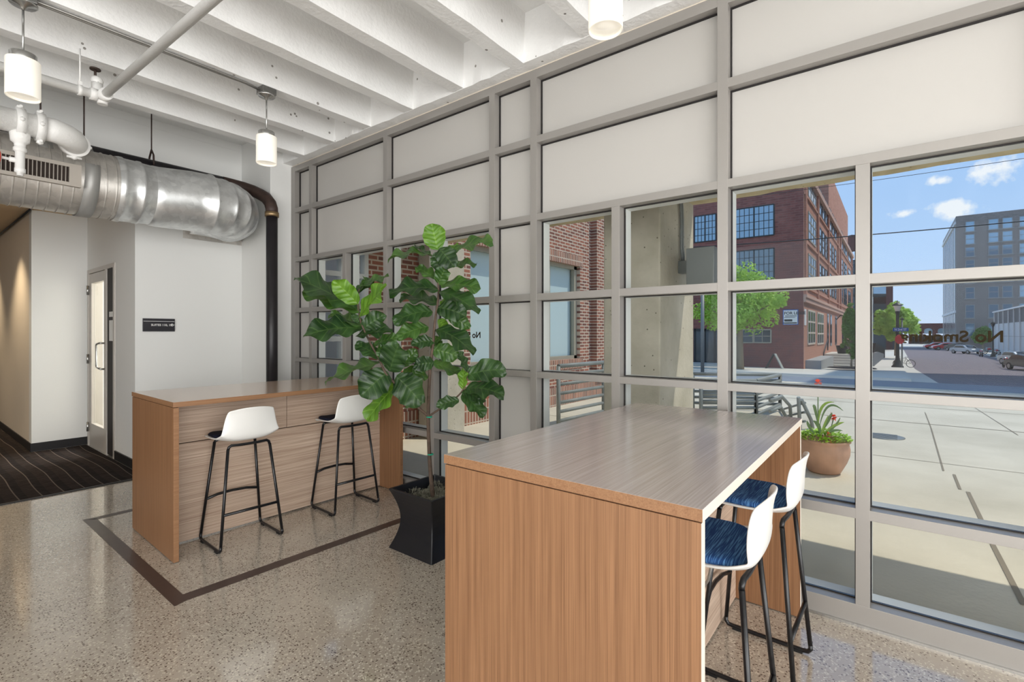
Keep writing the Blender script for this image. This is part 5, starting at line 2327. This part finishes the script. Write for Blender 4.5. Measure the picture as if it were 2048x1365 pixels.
# heights of the four storeys on the sunny face, measured at px 1616
rowsz = []
Z4 = (zfy(1622, 340), zfy(1622, 382))
for (p0_, p1_) in ((1616, 1631), (1638, 1642), (1644, 1648), (1650, 1654), (1658, 1662), (1664, 1667), (1669, 1672), (1682, 1685), (1687, 1689), (1690, 1693), (1696, 1701)):
    x0_ = FY(p0_, 600)[0]
    x1_ = FY(p1_, 600)[0]
    for (za, zb) in ((zfy(1616, 424), zfy(1616, 478)), (zfy(1616, 508), zfy(1616, 566)), (zfy(1616, 336), zfy(1616, 392))):
        w = MB()
        bars = 0.12
        cols = 3 if p1_ - p0_ > 8 else 1
        for c in range(cols + 1):
            x = x0_ + (x1_ - x0_) * c / cols
            w.box(x - bars / 2, x + bars / 2, -0.05, 0.02, zb, za)
        for r_ in range(4):
            z = zb + (za - zb) * r_ / 3
            w.box(x0_, x1_, -0.049, 0.02, z - bars / 2, z + bars / 2)
        w = w.build('window', 'win_frame_tan' if cols == 3 else 'win_frame_dark', bl)
        MB().box(x0_, x1_, -0.03, -0.005, zb, za).build('pane', 'window_dark', w)
# pilasters and spandrel ribs on the sunny face
b = MB()
for p_ in (1609, 1634, 1655.5, 1675, 1680, 1703):
    x_ = FY(p_, 600)[0]
    b.box(x_ - 0.25, x_ + 0.25, -0.14, 0.0, zc1 + 0.15, ZTOP - 0.25)
for zz_ in (zfy(1616, 400), zfy(1616, 490), zfy(1616, 578)):
    b.box(0.0, XLEN, -0.10, 0.0, zz_ - 0.08, zz_ + 0.08)
b.build('pilasters', 'brick_sun', bl)
for (a_, c_) in (((1615, 621), (1629, 687)), ((1634, 626), (1646, 687))):
    win_y(a_[0], a_[1], c_[0], zfy and c_[1], 3, 3, 'win_frame_cream', 'window_dark', 0.12, 0.06)
# doors and steps further along
b = MB()
for (p_, q_) in ((1654, 1657), (1660, 1663), (1670, 1673), (1684, 1688)):
    xa_ = FY(p_, 600)[0]
    xb_ = FY(q_, 600)[0]
    b.box(xa_, xb_, -0.04, 0.0, 1.2, 4.2)
b.build('doorway', 'window_dark', bl)
b = MB()
xs_ = FY(1642, 700)[0]
for i in range(6):
    b.box(xs_ + i * 0.55, xs_ + 9, -2.6, 0.0, -0.6 + 0.2 * i, -0.6 + 0.2 * (i + 1))
b.build('stairs', 'sidewalk', bl)
b = MB()
b.box(0.9, xs_ - 0.2, -0.9, 0.0, -0.4, 0.55)
b.build('planter_wall', 'grey_block', bl)
b = MB()
q0 = Vector((xs_ - 0.1, -0.2, -0.2))
b.tube([q0, q0 + Vector((0, 0, 0.95)), q0 + Vector((3.2, 0, 2.1)), q0 + Vector((3.2, 0, 1.1))], 0.05, 8)
b.build('stair_rail', 'dark_iron', bl)
b = MB()
xk_ = FY(1672, 650)[0]
b.tube([(xk_, 0, 3.8), (xk_, -0.4, 4.3), (xk_, -0.9, 4.2), (xk_, -1.0, 3.7)], 0.05, 8)
b.lathe([(0.05, 0.2), (0.1, 0.15), (0.3, -0.1), (0.28, -0.12)], (xk_, -1.0, 3.5), 16)
b.build('wall_light', 'dark_iron', bl)
b = MB()
b.lathe([(0.35, 0), (0.5, 0.7), (0.55, 0.72), (0.4, 0.6)], (xs_ + 4.2, -1.2, 0.6), 20)
o = b.build('doorstep_pot', 'dark_iron', bl)
# FOR LEASE banner
ya_, za_ = FX(1566, 620)
yb_, zb_ = FX(1597, 650)
ls = thing('lease_sign', 'white FOR LEASE banner with blue edge on the brick building', 'sign', (BX - 0.06, BY + yb_, BG + zb_))
wS, hS = ya_ - yb_, za_ - zb_
MB().box(-0.02, 0.0, 0, wS, 0, hS).build('panel', 'sign_blue', ls)
MB().box(-0.03, -0.015, 0.05, wS - 0.05, 0.05, hS - 0.05).build('face', 'sign_white', ls)
text_mesh('lettering', 'FOR LEASE', 0.27, 'dark_iron', ls, axes((-0.035, wS - 0.08, hS - 0.34), (0, -1, 0), (0, 0, 1)), 0.003, bold=0.006)
b = MB()
for i, (f0, f1, h0, h1) in enumerate(((0.15, 0.9, 0.56, 0.60), (0.1, 0.8, 0.47, 0.50), (0.1, 0.62, 0.22, 0.36), (0.06, 0.92, 0.08, 0.16))):
    b.box(-0.034, -0.03, wS * (1 - f1), wS * (1 - f0), hS * h0, hS * h1)
b.build('small_print', 'blackboard', ls)
xa_, za_ = FY(1608.5, 619)
b = MB()
b.box(0.15, 0.9, -0.06, -0.02, zfy(1610, 651), zfy(1610, 619))
b.build('banner', 'sign_white', bl)

# sandwich board
ab = ground(1551, 741)
sb_ = thing('sandwich_board', 'open A-frame sandwich board standing in front of the brick building', 'sign', (ab.x - 0.3, ab.y, gz(ab.x) + 0.12))
for s in (-1, 1):
    b = MB()
    b.hexa([(-0.3, s * 0.50 - 0.02, 0), (0.3, s * 0.50 - 0.02, 0), (0.3, s * 0.50 + 0.03, 0), (-0.3, s * 0.50 + 0.03, 0)], [(-0.3, s * 0.03 - 0.02, 1.0), (0.3, s * 0.03 - 0.02, 1.0), (0.3, s * 0.03 + 0.03, 1.0), (-0.3, s * 0.03 + 0.03, 1.0)])
    b.build('board', 'board_frame' if s < 0 else 'blackboard', sb_)

# ------------------------------------------------------------------ trees


def tree(name, label, base, h, crown, trunk_h, r0, mat, n, seed, leaf=0.16, trunk_r=0.14, group=None, flat=0.8):
    t = thing(name, label, 'tree', base, 0, group)
    rg = random.Random(seed)
    b = MB()
    b.tube([(0, 0, 0), (0.03, 0.02, trunk_h * 0.5), (0, 0, trunk_h), (0.05, 0.05, h * 0.75)], [trunk_r * 1.2, trunk_r, trunk_r * 0.8, trunk_r * 0.25], 10)
    for i in range(7):
        a = i * 0.9 + rg.random()
        z = trunk_h * 0.92 + 0.25 * i * (h - trunk_h) / 7
        rr_ = crown * rg.uniform(0.5, 0.8)
        b.tube([(0, 0, z), (rr_ * 0.5 * math.cos(a), rr_ * 0.5 * math.sin(a), z + (h - trunk_h) * 0.2), (rr_ * math.cos(a), rr_ * math.sin(a), z + (h - trunk_h) * 0.3)], [trunk_r * 0.5, trunk_r * 0.3, trunk_r * 0.1], 6)
    b.build('trunk', 'bark_tree', t)
    b = MB()
    zc = (h + trunk_h) / 2
    hz = (h - trunk_h) / 2 * 1.0
    clumps = []
    for i in range(95):
        while True:
            v = Vector((rg.uniform(-1, 1), rg.uniform(-1, 1), rg.uniform(-1, 1)))
            if v.length < 1:
                break
        v = v.normalized() * (v.length ** 0.45)
        v = v * rg.uniform(0.72, 1.10)
        wz = 1.0 if v.z < 0 else 1 - 0.35 * v.z
        clumps.append((Vector((v.x * crown * wz * 0.86, v.y * crown * wz * 0.86, zc + v.z * hz * 0.88)), crown * rg.uniform(0.11, 0.21)))
    ul = b.bm.loops.layers.uv.verify()
    for i in range(n):
        c, r = clumps[rg.randrange(len(clumps))]
        while True:
            v = Vector((rg.uniform(-1, 1), rg.uniform(-1, 1), rg.uniform(-1, 1)))
            if 0.2 < v.length < 1:
                break
        p = c + v.normalized() * r * (v.length ** 0.4)
        nrm = (v.normalized() + Vector((rg.uniform(-1, 1), rg.uniform(-1, 1), rg.uniform(-0.3, 1.2))) * 0.7).normalized()
        a = nrm.orthogonal().normalized()
        bb = nrm.cross(a)
        th = rg.uniform(0, 2 * PI)
        d = (a * math.cos(th) + bb * math.sin(th)) * leaf * rg.uniform(0.7, 1.3)
        s = (bb * math.cos(th) - a * math.sin(th)) * leaf * 0.38
        f = b.bm.faces.new([b.bm.verts.new(q) for q in (p, p + d * 0.5 - s, p + d, p + d * 0.5 + s)])
        for l, uvv in zip(f.loops, ((0.5, 0), (0.1, 0.5), (0.5, 1), (0.9, 0.5))):
            l[ul].uv = uvv
    b.build('crown', mat, t, recalc=False)
    return t


g1 = ground(1480, 738)
g1 = at_d(1480, 738, 30.0)
tb = (g1.x, g1.y, gz(g1.x) + 0.12)
dT = tb[0] * FW[0] + tb[1] * FW[1]
hT = CAM_H + (667 - 533) / FPX * dT - tb[2]
tree('street_tree', 'round-crowned bright green street tree before the red brick building', tb, hT, 99 / FPX * dT, (738 - 668) / FPX * dT, 0, 'leaf_bright', 17000, 2, 0.16, 0.20)
g2 = ground(1702, 736)
dd2 = 33.0
q = at_d(1703, 736, dd2)
tree('sapling', 'slender dark green young tree growing in a mulch bed by the brick building steps', (q.x, q.y, q.z), (736 - 600) / FPX * dd2, 0.62, 0.5, 0, 'leaf_tree_dark', 5200, 5, 0.17, 0.06)
b = MB()
b.lathe([(0.001, 0.04), (1.3, 0.04), (1.4, 0.0)], (q.x, q.y, q.z - 0.02), 24)
o = b.build('mulch_bed', 'mulch')
tag(o, 'dark mulch bed around the slender young tree', 'mulch bed')
dd3 = 62.0
q = at_d(1792, 712, dd3)
tree('street_tree', 'bright yellow-green tree behind the black street lamp', (q.x, q.y, q.z), (712 - 608) / FPX * dd3, 41 / FPX * dd3, 1.9, 0, 'leaf_bright', 8000, 8, 0.36, 0.16)
dd4 = 96
q = at_d(1966, 700, dd4)
tree('street_tree', 'small sparse dark tree in front of the tall grey building', (q.x, q.y, q.z), (700 - 655) / FPX * dd4, 1.9, 1.2, 0, 'leaf_tree_dark', 2200, 9, 0.4, 0.12)
# tree seen by the left panes
tree('street_tree', 'leafy green tree at the far left, beyond the railing', (16.0, 21.0, gz(16)), 7.0, 2.6, 2.2, 0, 'leaf_bright', 5000, 12, 0.3, 0.16)

# ------------------------------------------------------------------ street lamp, signs, bicycle
lp = ground(1795, 738)
dL = lp.x * FW[0] + lp.y * FW[1]
zb_ = gz(lp.x) + 0.12
sc_ = (738 - 607) / FPX * dL
la_ = thing('street_lamp', 'tall black lamp post with lantern at the far street corner', 'street lamp', (lp.x, lp.y, zb_))
b = MB()
b.lathe([(0.45, 0), (0.45, 0.12), (0.30, 0.25), (0.28, 0.5), (0.18, 0.7), (0.15, 0.9), (0.13, 2.5), (0.12, sc_ * 0.82), (0.2, sc_ * 0.84), (0.14, sc_ * 0.86)], (0, 0, 0), 16)
b.build('post', 'dark_iron', la_)
b = MB()
b.lathe([(0.16, 0), (0.30, 0.45), (0.34, 0.5)], (0, 0, sc_ * 0.86), 8)
lan = b.build('lantern', 'sign_white', la_)
b = MB()
b.lathe([(0.42, 0), (0.36, 0.08), (0.12, 0.24), (0.05, 0.3), (0.02, 0.5)], (0, 0, sc_ * 0.86 + 0.5), 12)
b.build('lantern_roof', 'dark_iron', lan)


def street_pole():
    d = dL - 1.0
    p = at_d(1804, 740, d)
    t = thing('sign_pole', 'grey sign pole with blue street name blades and a red stop sign', 'street sign', (p.x, p.y, gz(p.x) + 0.1))
    H2 = at_d(1804, 640, d).z - t.location.z
    MB().cyl((0, 0, 0), (0, 0, H2), 0.06, 10).build('pole', 'fixture_grey', t)
    R_ = Vector((RT[0], RT[1], 0))
    z1 = at_d(1804, 659.5, d).z - t.location.z
    b = MB()
    wv = 15.5 / FPX * d
    zz = 3.6 / FPX * d
    o_ = -VIEW * 0.07 - R_ * (3.5 / FPX * d)
    b.hexa([o_ - R_ * wv + Vector((0, 0, z1 - zz)), o_ + R_ * wv + Vector((0, 0, z1 - zz)), o_ + R_ * wv + VIEW * 0.03 + Vector((0, 0, z1 - zz)), o_ - R_ * wv + VIEW * 0.03 + Vector((0, 0, z1 - zz))],
           [o_ - R_ * wv + Vector((0, 0, z1 + zz)), o_ + R_ * wv + Vector((0, 0, z1 + zz)), o_ + R_ * wv + VIEW * 0.03 + Vector((0, 0, z1 + zz)), o_ - R_ * wv + VIEW * 0.03 + Vector((0, 0, z1 + zz))])
    pb = b.build('street_name_blade', 'sign_blue', t)
    oo = o_ - VIEW * 0.01 - R_ * wv * 0.85 + Vector((0, 0, z1 - zz * 0.55))
    text_mesh('lettering', 'N 2nd ST', zz * 1.75, 'sign_white', pb, axes(oo, R_, (0, 0, 1)), 0.002, bold=0.004)
    b = MB()
    cz = at_d(1797, 679, d).z - t.location.z
    co = -R_ * (6.0 / FPX * d) + Vector((0, 0, cz))
    rad = 10.0 / FPX * d
    lo_ = [co + (R_ * math.cos(R(22.5 + 45 * k)) + Vector((0, 0, 1)) * math.sin(R(22.5 + 45 * k))) * rad - VIEW * 0.09 for k in range(8)]
    hi_ = [p_ + VIEW * 0.02 for p_ in lo_]
    b.hexa(lo_, hi_)
    b.build('stop_sign', 'sign_red', t)
    b = MB()
    for dx in (-0.5, 0.5):
        b.lathe([(0.12, 0), (0.2, 0.12), (0.03, 0.14), (0.02, 0.3)], (0, 0, H2), 8) if dx < 0 else None
    b.build('finial', 'dark_iron', t)
    return t


street_pole()
bk = at_d(1808, 736, dL + 0.5)
t = thing('bicycle', 'dark bicycle leaning by the street sign pole', 'bicycle', (bk.x, bk.y, gz(bk.x) + 0.12), R(15))
for y in (-0.5, 0.5):
    MB().tube([(0, y + 0.34 * math.cos(2 * PI * k / 20), 0.36 + 0.34 * math.sin(2 * PI * k / 20)) for k in range(20)], 0.025, 6, closed=True).build('wheel', 'tyre', t)
b = MB()
b.tube([(0, -0.5, 0.36), (0, -0.15, 0.85), (0, 0.35, 0.85), (0, 0.5, 0.36)], 0.02, 6)
b.tube([(0, -0.15, 0.85), (0, 0.0, 0.35), (0, 0.35, 0.85)], 0.02, 6)
b.tube([(0, 0.0, 0.35), (0, -0.5, 0.36)], 0.015, 6)
b.tube([(-0.25, 0.33, 1.0), (0, 0.35, 0.98), (0.25, 0.33, 1.0)], 0.018, 6)
b.box(-0.06, 0.06, -0.28, -0.06, 0.92, 0.96)
b.build('frame', 'dark_iron', t)

# wedge shaped stair hoarding by the mullion
q = at_d(1757, 722, 40)
hw = thing('stair_hoarding', 'dark wedge-shaped stair side wall with grey concrete blocks by the sidewalk', 'wall', (q.x, q.y, q.z))
b = MB()
Rv = Vector((RT[0], RT[1], 0))


def pr(pts, d, th):
    lo_ = [at_d(x, y, d) - Vector(hw.location) for x, y in pts]
    return lo_, [p_ + VIEW * th for p_ in lo_]


b.hexa(*pr([(1743, 730), (1746, 708), (1752, 687), (1770, 697), (1770, 716), (1750, 722)], 40, 0.8))
b.build('side_panel', 'dark_iron', hw)
b = MB()
b.hexa(*pr([(1742, 732), (1744, 722), (1750, 706), (1756, 704), (1768, 708), (1768, 716), (1748, 733)], 39.8, 0.4))
b.build('block_wall', 'grey_block', hw)

# ------------------------------------------------------------------ overhead cables


def cable(label, a, bpt, sag=0.3, r=0.03):
    a, bpt = Vector(a), Vector(bpt)
    pts = []
    for i in range(25):
        t_ = i / 24
        p = a.lerp(bpt, t_)
        p.z -= sag * 4 * t_ * (1 - t_)
        pts.append(p)
    o_ = MB().tube(pts, r, 6).build('overhead_cable', 'cable')
    tag(o_, label, 'cable')


cable('thick overhead cable crossing the sky below the thin wire', at_d(1100, 508, 34), at_d(2200, 428, 22), 0.25, 0.028)
cable('thin overhead wire high across the sky', at_d(1300, 415, 34), at_d(2200, 293, 24), 0.2, 0.014)

# ------------------------------------------------------------------ distant buildings
# tall grey block with a grid of windows
d5 = 100.0
c5 = at_d(1912, 700, d5)
GX, GY = c5.x, c5.y
G0 = gz(GX)
tall = thing('office_tower', 'tall grey-brown masonry building with regular sky-reflecting windows', 'building', (GX, GY, G0))
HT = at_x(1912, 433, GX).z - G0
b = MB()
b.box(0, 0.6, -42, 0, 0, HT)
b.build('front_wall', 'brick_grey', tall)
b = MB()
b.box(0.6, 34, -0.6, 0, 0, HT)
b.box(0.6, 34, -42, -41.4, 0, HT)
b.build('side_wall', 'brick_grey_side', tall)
b = MB()
b.box(0.3, 34, -42, -0.3, HT - 0.5, HT - 0.1)
b.build('roof', 'mulch', tall)
cols5 = [(1932, 1948), (1978, 1996), (2006, 2024), (2040, 2058), (2068, 2088)]
rows5 = [(443, 463), (469, 488), (495, 513), (520, 539), (545, 566), (575, 597), (610, 636), (647, 672)]
for ci, (a_, c_) in enumerate(cols5):
    ya_ = at_x(a_, 600, GX).y - GY
    yb_ = at_x(c_, 600, GX).y - GY
    for (r0_, r1_) in rows5:
        z1_ = at_x(1940, r0_, GX).z - G0
        z0_ = at_x(1940, r1_, GX).z - G0
        w = MB()
        w.box(-0.10, 0.0, yb_ - 0.12, yb_, z0_, z1_)
        w.box(-0.10, 0.0, ya_, ya_ + 0.12, z0_, z1_)
        w.box(-0.10, 0.0, yb_, ya_, z1_ - 0.1, z1_)
        w.box(-0.10, 0.0, yb_, ya_, (z0_ + z1_) / 2 - 0.05, (z0_ + z1_) / 2 + 0.05)
        w.box(-0.16, 0.0, yb_ - 0.3, ya_ + 0.3, z0_ - 0.2, z0_)
        w = w.build('window', 'grey_block', tall)
        MB().box(-0.05, -0.01, yb_, ya_, z0_, z1_).build('pane', 'window_sky', w)
for i in range(9):
    x = 1.6 + i * 3.5
    w = MB()
    w.box(x, x + 1.7, 0.0, 0.05, 2, HT - 2)
    w.build('window_strip', 'window_dark', tall)
b = MB()
for z in (7.5, HT - 1.6):
    b.box(0, 34, 0, 0.2, z, z + 0.5)
b.build('string_course', 'warehouse_panel', tall)

# taller block just outside the view whose shade falls across the streets
b = MB()
b.box(29, 50, -30, -10.5, -2, 29)
ob = b.build('corner_block', 'brick_plum')
tag(ob, 'plain tall brick block south of the street whose shade crosses it', 'building')

# low metal-clad warehouse on the right
q5 = at_d(1988, 700, 82)
wh = thing('warehouse', 'low pale metal-panelled warehouse with dark clerestory at the right edge', 'building', (q5.x, q5.y, gz(q5.x)))
HW = CAM_H + (667 - 625) / FPX * 82 - gz(q5.x)
b = MB()
b.box(-60, 0, -14, 0, 0, HW)
b.build('wall', 'warehouse_panel', wh)
b = MB()
b.box(-60, 0.02, -14, 0.04, HW - 2.0, HW - 0.15)
b.build('clerestory', 'warehouse_dark', wh)
b = MB()
for i in range(15):
    b.box(-60 + i * 4.2, -60 + i * 4.2 + 0.18, 0.0, 0.16, 0, HW)
b.box(-60, 0.1, -0.1, 0.2, HW - 0.12, HW + 0.08)
b.build('ribs', 'frame_white', wh)
b = MB()
b.box(-60, 0, 0.0, 0.05, HW * 0.42, HW * 0.42 + 0.06)
b.build('seam', 'grey_block', wh)

# plum brick building closing the street, with segmental openings
d6 = 150
q6 = at_d(1900, 700, d6)
q7 = at_d(1822, 700, d6)
pb_ = thing('plum_building', 'low dark plum brick building with arched openings closing the street', 'building', (q6.x, q6.y, gz(200)))
WY = (at_x(1818, 690, q6.x).y - q6.y)
Hp = CAM_H + (667 - 647) / FPX * d6 - gz(200)
b = MB()
b.box(0, 8, 0, WY, Hp * 0.5, Hp)
for f in (0.0, 0.33, 0.66, 0.94):
    b.box(0, 8, WY * f, WY * f + WY * 0.06, 0, Hp * 0.5)
b.build('brick_wall', 'brick_plum', pb_)
for f in (0.08, 0.41, 0.72):
    b = MB()
    yc = WY * (f + 0.11)
    pts = []
    lo_ = [(-0.1, yc + WY * 0.10 * math.cos(R(a)), Hp * 0.66 + Hp * 0.10 * math.sin(R(a))) for a in range(0, 181, 20)] + [(-0.1, yc - WY * 0.10, Hp * 0.52), (-0.1, yc + WY * 0.10, Hp * 0.52)]
    b.hexa(lo_, [(0.2, y, z) for _, y, z in lo_])
    b.build('arched_window', 'window_sky', pb_)
b = MB()
b.box(3, 5, WY * 0.06, WY * 0.94, 0, Hp * 0.42)
b.build('fence', 'dark_iron', pb_)

# dark industrial frame behind the yellow-green tree
d7 = 92
q = at_d(1763, 700, d7)
ind = thing('industrial_tower', 'dark iron and brick loading tower rising behind the yellow-green tree', 'building', (q.x, q.y, gz(q.x)))
z7 = lambda py: at_d(1763, py, d7).z - ind.location.z
u7 = lambda px: Rv * ((px - 1763) / FPX * d7)


def slab7(px0, px1, py0, py1, th, mat, nm):
    b = MB()
    a_, c_ = u7(px0), u7(px1)
    lo_ = [a_ + Vector((0, 0, z7(py1))), c_ + Vector((0, 0, z7(py1))), c_ + VIEW * th + Vector((0, 0, z7(py1))), a_ + VIEW * th + Vector((0, 0, z7(py1)))]
    dz = Vector((0, 0, z7(py0) - z7(py1)))
    b.hexa(lo_, [p_ + dz for p_ in lo_])
    return b.build(nm, mat, ind)


slab7(1772, 1786, 566, 700, 4, 'brick_plum', 'brick_pier')
slab7(1700, 1772, 588, 594, 4, 'dark_iron', 'girder')
slab7(1746, 1772, 608, 626, 4, 'dark_iron', 'girder')
slab7(1742, 1747, 560, 700, 2, 'grey_block', 'concrete_pier')
slab7(1747, 1772, 570, 588, 3, 'window_sky', 'glazing')
slab7(1747, 1790, 640, 700, 4, 'window_dark', 'base_storey')
slab7(1703, 1714, 470, 502, 4, 'brick_plum', 'skybridge')
slab7(1703, 1712, 520, 640, 4, 'window_dark', 'link_block')


# ------------------------------------------------------------------ parked cars and motorcycles
def car(label, loc, rz, paint, group='parked cars along the far street', s=1.0):
    t = thing('car', label, 'car', loc, rz, group)
    L, W_ = 4.4 * s, 1.75 * s
    prof = [(-2.2, 0.35), (-2.2, 0.75), (-2.05, 0.92), (-1.5, 0.98), (-1.0, 1.38), (-0.2, 1.46), (0.5, 1.38), (1.15, 0.98), (1.95, 0.86), (2.2, 0.68), (2.2, 0.35)]
    b = MB()
    lo_ = [(x * s, -W_ / 2, z * s) for x, z in prof]
    hi_ = [(x * s, W_ / 2, z * s) for x, z in prof]
    b.hexa(lo_, hi_)
    b.build('body', paint, t, bev=0.08)
    b = MB()
    for sd in (-1, 1):
        y0_, y1_ = (W_ / 2 - 0.02, W_ / 2 + 0.012) if sd > 0 else (-W_ / 2 - 0.012, -W_ / 2 + 0.02)
        lo_ = [(-1.25 * s, y0_, 0.98 * s), (-0.92 * s, y0_, 1.30 * s), (0.45 * s, y0_, 1.31 * s), (0.92 * s, y0_, 0.98 * s)]
        b.hexa(lo_, [(x, y1_, z) for x, _, z in lo_])
    b.hexa([(-1.50 * s, -0.7 * s, 1.0 * s), (-1.50 * s, 0.7 * s, 1.0 * s), (-1.04 * s, 0.62 * s, 1.37 * s), (-1.04 * s, -0.62 * s, 1.37 * s)], [(-1.53 * s, -0.7 * s, 1.02 * s), (-1.53 * s, 0.7 * s, 1.02 * s), (-1.07 * s, 0.62 * s, 1.39 * s), (-1.07 * s, -0.62 * s, 1.39 * s)])
    b.hexa([(1.12 * s, -0.7 * s, 1.0 * s), (1.12 * s, 0.7 * s, 1.0 * s), (0.56 * s, 0.62 * s, 1.37 * s), (0.56 * s, -0.62 * s, 1.37 * s)], [(1.16 * s, -0.7 * s, 1.02 * s), (1.16 * s, 0.7 * s, 1.02 * s), (0.60 * s, 0.62 * s, 1.39 * s), (0.60 * s, -0.62 * s, 1.39 * s)])
    b.build('windows', 'car_glass', t)
    for x in (-1.35, 1.35):
        for sd in (-1, 1):
            b = MB()
            b.cyl((x * s, sd * (W_ / 2 - 0.18), 0.33 * s), (x * s, sd * (W_ / 2 + 0.02), 0.33 * s), 0.33 * s, 18)
            w = b.build('wheel', 'tyre', t)
            MB().cyl((x * s, sd * (W_ / 2 + 0.021), 0.33 * s), (x * s, sd * (W_ / 2 + 0.03), 0.33 * s), 0.2 * s, 14).build('hubcap', 'hubcap', w)
    return t


def on_ground(px, py, d):
    p = at_d(px, py, d)
    return (p.x, p.y, gz(p.x))


cr1_ = car('red saloon car crossing the far end of the brick street', on_ground(1892, 697, 97), R(100), 'car_red')
car('silver hatchback parked in front of the grey tower', on_ground(1932, 703, 80), R(215), 'car_silver')
car('dark saloon parked behind the silver hatchback', on_ground(1916, 700, 92), R(215), 'car_dark')
car('silver car parked at the right edge, beyond the dark one', on_ground(2040, 720, 52), R(200), 'car_silver')
car('dark car parked at the extreme right edge of the street', on_ground(2062, 728, 44), R(200), 'car_dark')
car('dark red car half hidden beside the red saloon', on_ground(1874, 694, 104), R(100), 'car_red')


def moto(label, loc, rz, paint, first=None):
    if first:
        return dup(first, loc, rz, label)
    t = thing('motorcycle', label, 'motorcycle', loc, rz, 'motorcycles along the far street')
    for x in (-0.7, 0.7):
        b = MB()
        b.tube([(x + 0.27 * math.cos(2 * PI * k / 18), 0, 0.32 + 0.27 * math.sin(2 * PI * k / 18)) for k in range(18)], 0.06, 8, closed=True)
        b.cyl((x, -0.04, 0.32), (x, 0.04, 0.32), 0.1, 10)
        b.build('wheel', 'tyre', t)
    b = MB()
    b.ball((0.15, 0, 0.85), 0.25, 2, (1.3, 0.7, 0.65))
    b.build('tank', paint, t)
    b = MB()
    b.ball((-0.4, 0, 0.78), 0.22, 2, (1.7, 0.7, 0.35))
    b.build('saddle', 'tyre', t)
    b = MB()
    b.box(-0.25, 0.3, -0.16, 0.16, 0.28, 0.66)
    b.tube([(-0.2, 0.2, 0.3), (-0.95, 0.22, 0.34)], 0.05, 8)
    b.build('engine', 'chrome', t)
    b = MB()
    for y in (-0.09, 0.09):
        b.tube([(0.7, y, 0.32), (0.42, y, 1.05)], 0.03, 6)
    b.tube([(0.25, -0.38, 1.12), (0.42, -0.1, 1.08), (0.42, 0.1, 1.08), (0.25, 0.38, 1.12)], 0.025, 6)
    b.ball((0.52, 0, 0.95), 0.11, 1)
    b.build('fork_and_bars', 'chrome', t)
    return t


m1 = moto('red and black motorcycle parked nearest at the right edge', on_ground(2012, 724, 48), R(160), 'car_red')
moto('dark motorcycle parked left of the far lamp post', on_ground(1962, 706, 70), R(185), '', m1)
moto('motorcycle parked just right of the far lamp post', on_ground(1994, 706, 72), R(150), '', m1)
moto('motorcycle partly hidden behind the far lamp post', on_ground(1980, 705, 78), R(120), '', m1)
q = on_ground(1986, 712, 70)
t = thing('street_lamp', 'small distant black lamp post before the grey tower', 'street lamp', q)
b = MB()
b.lathe([(0.3, 0), (0.3, 0.1), (0.15, 0.5), (0.1, 0.8), (0.08, 4.3), (0.05, 4.35)], (0, 0, 0), 12)
b.build('post', 'dark_iron', t)
b = MB()
b.lathe([(0.12, 0), (0.25, 0.4), (0.3, 0.42), (0.05, 0.7)], (0, 0, 4.3), 8)
b.build('lantern', 'dark_iron', t)

# lamp post passing behind the column on the left part of the street
q = on_ground(1405, 740, 24)
t = thing('steel_post', 'tall plain dark steel post seen just right of the big concrete column', 'post', q)
MB().cyl((0, 0, 0), (0, 0, at_d(1405, 585, 24).z - q[2]), 0.085, 12).build('shaft', 'fixture_grey', t)
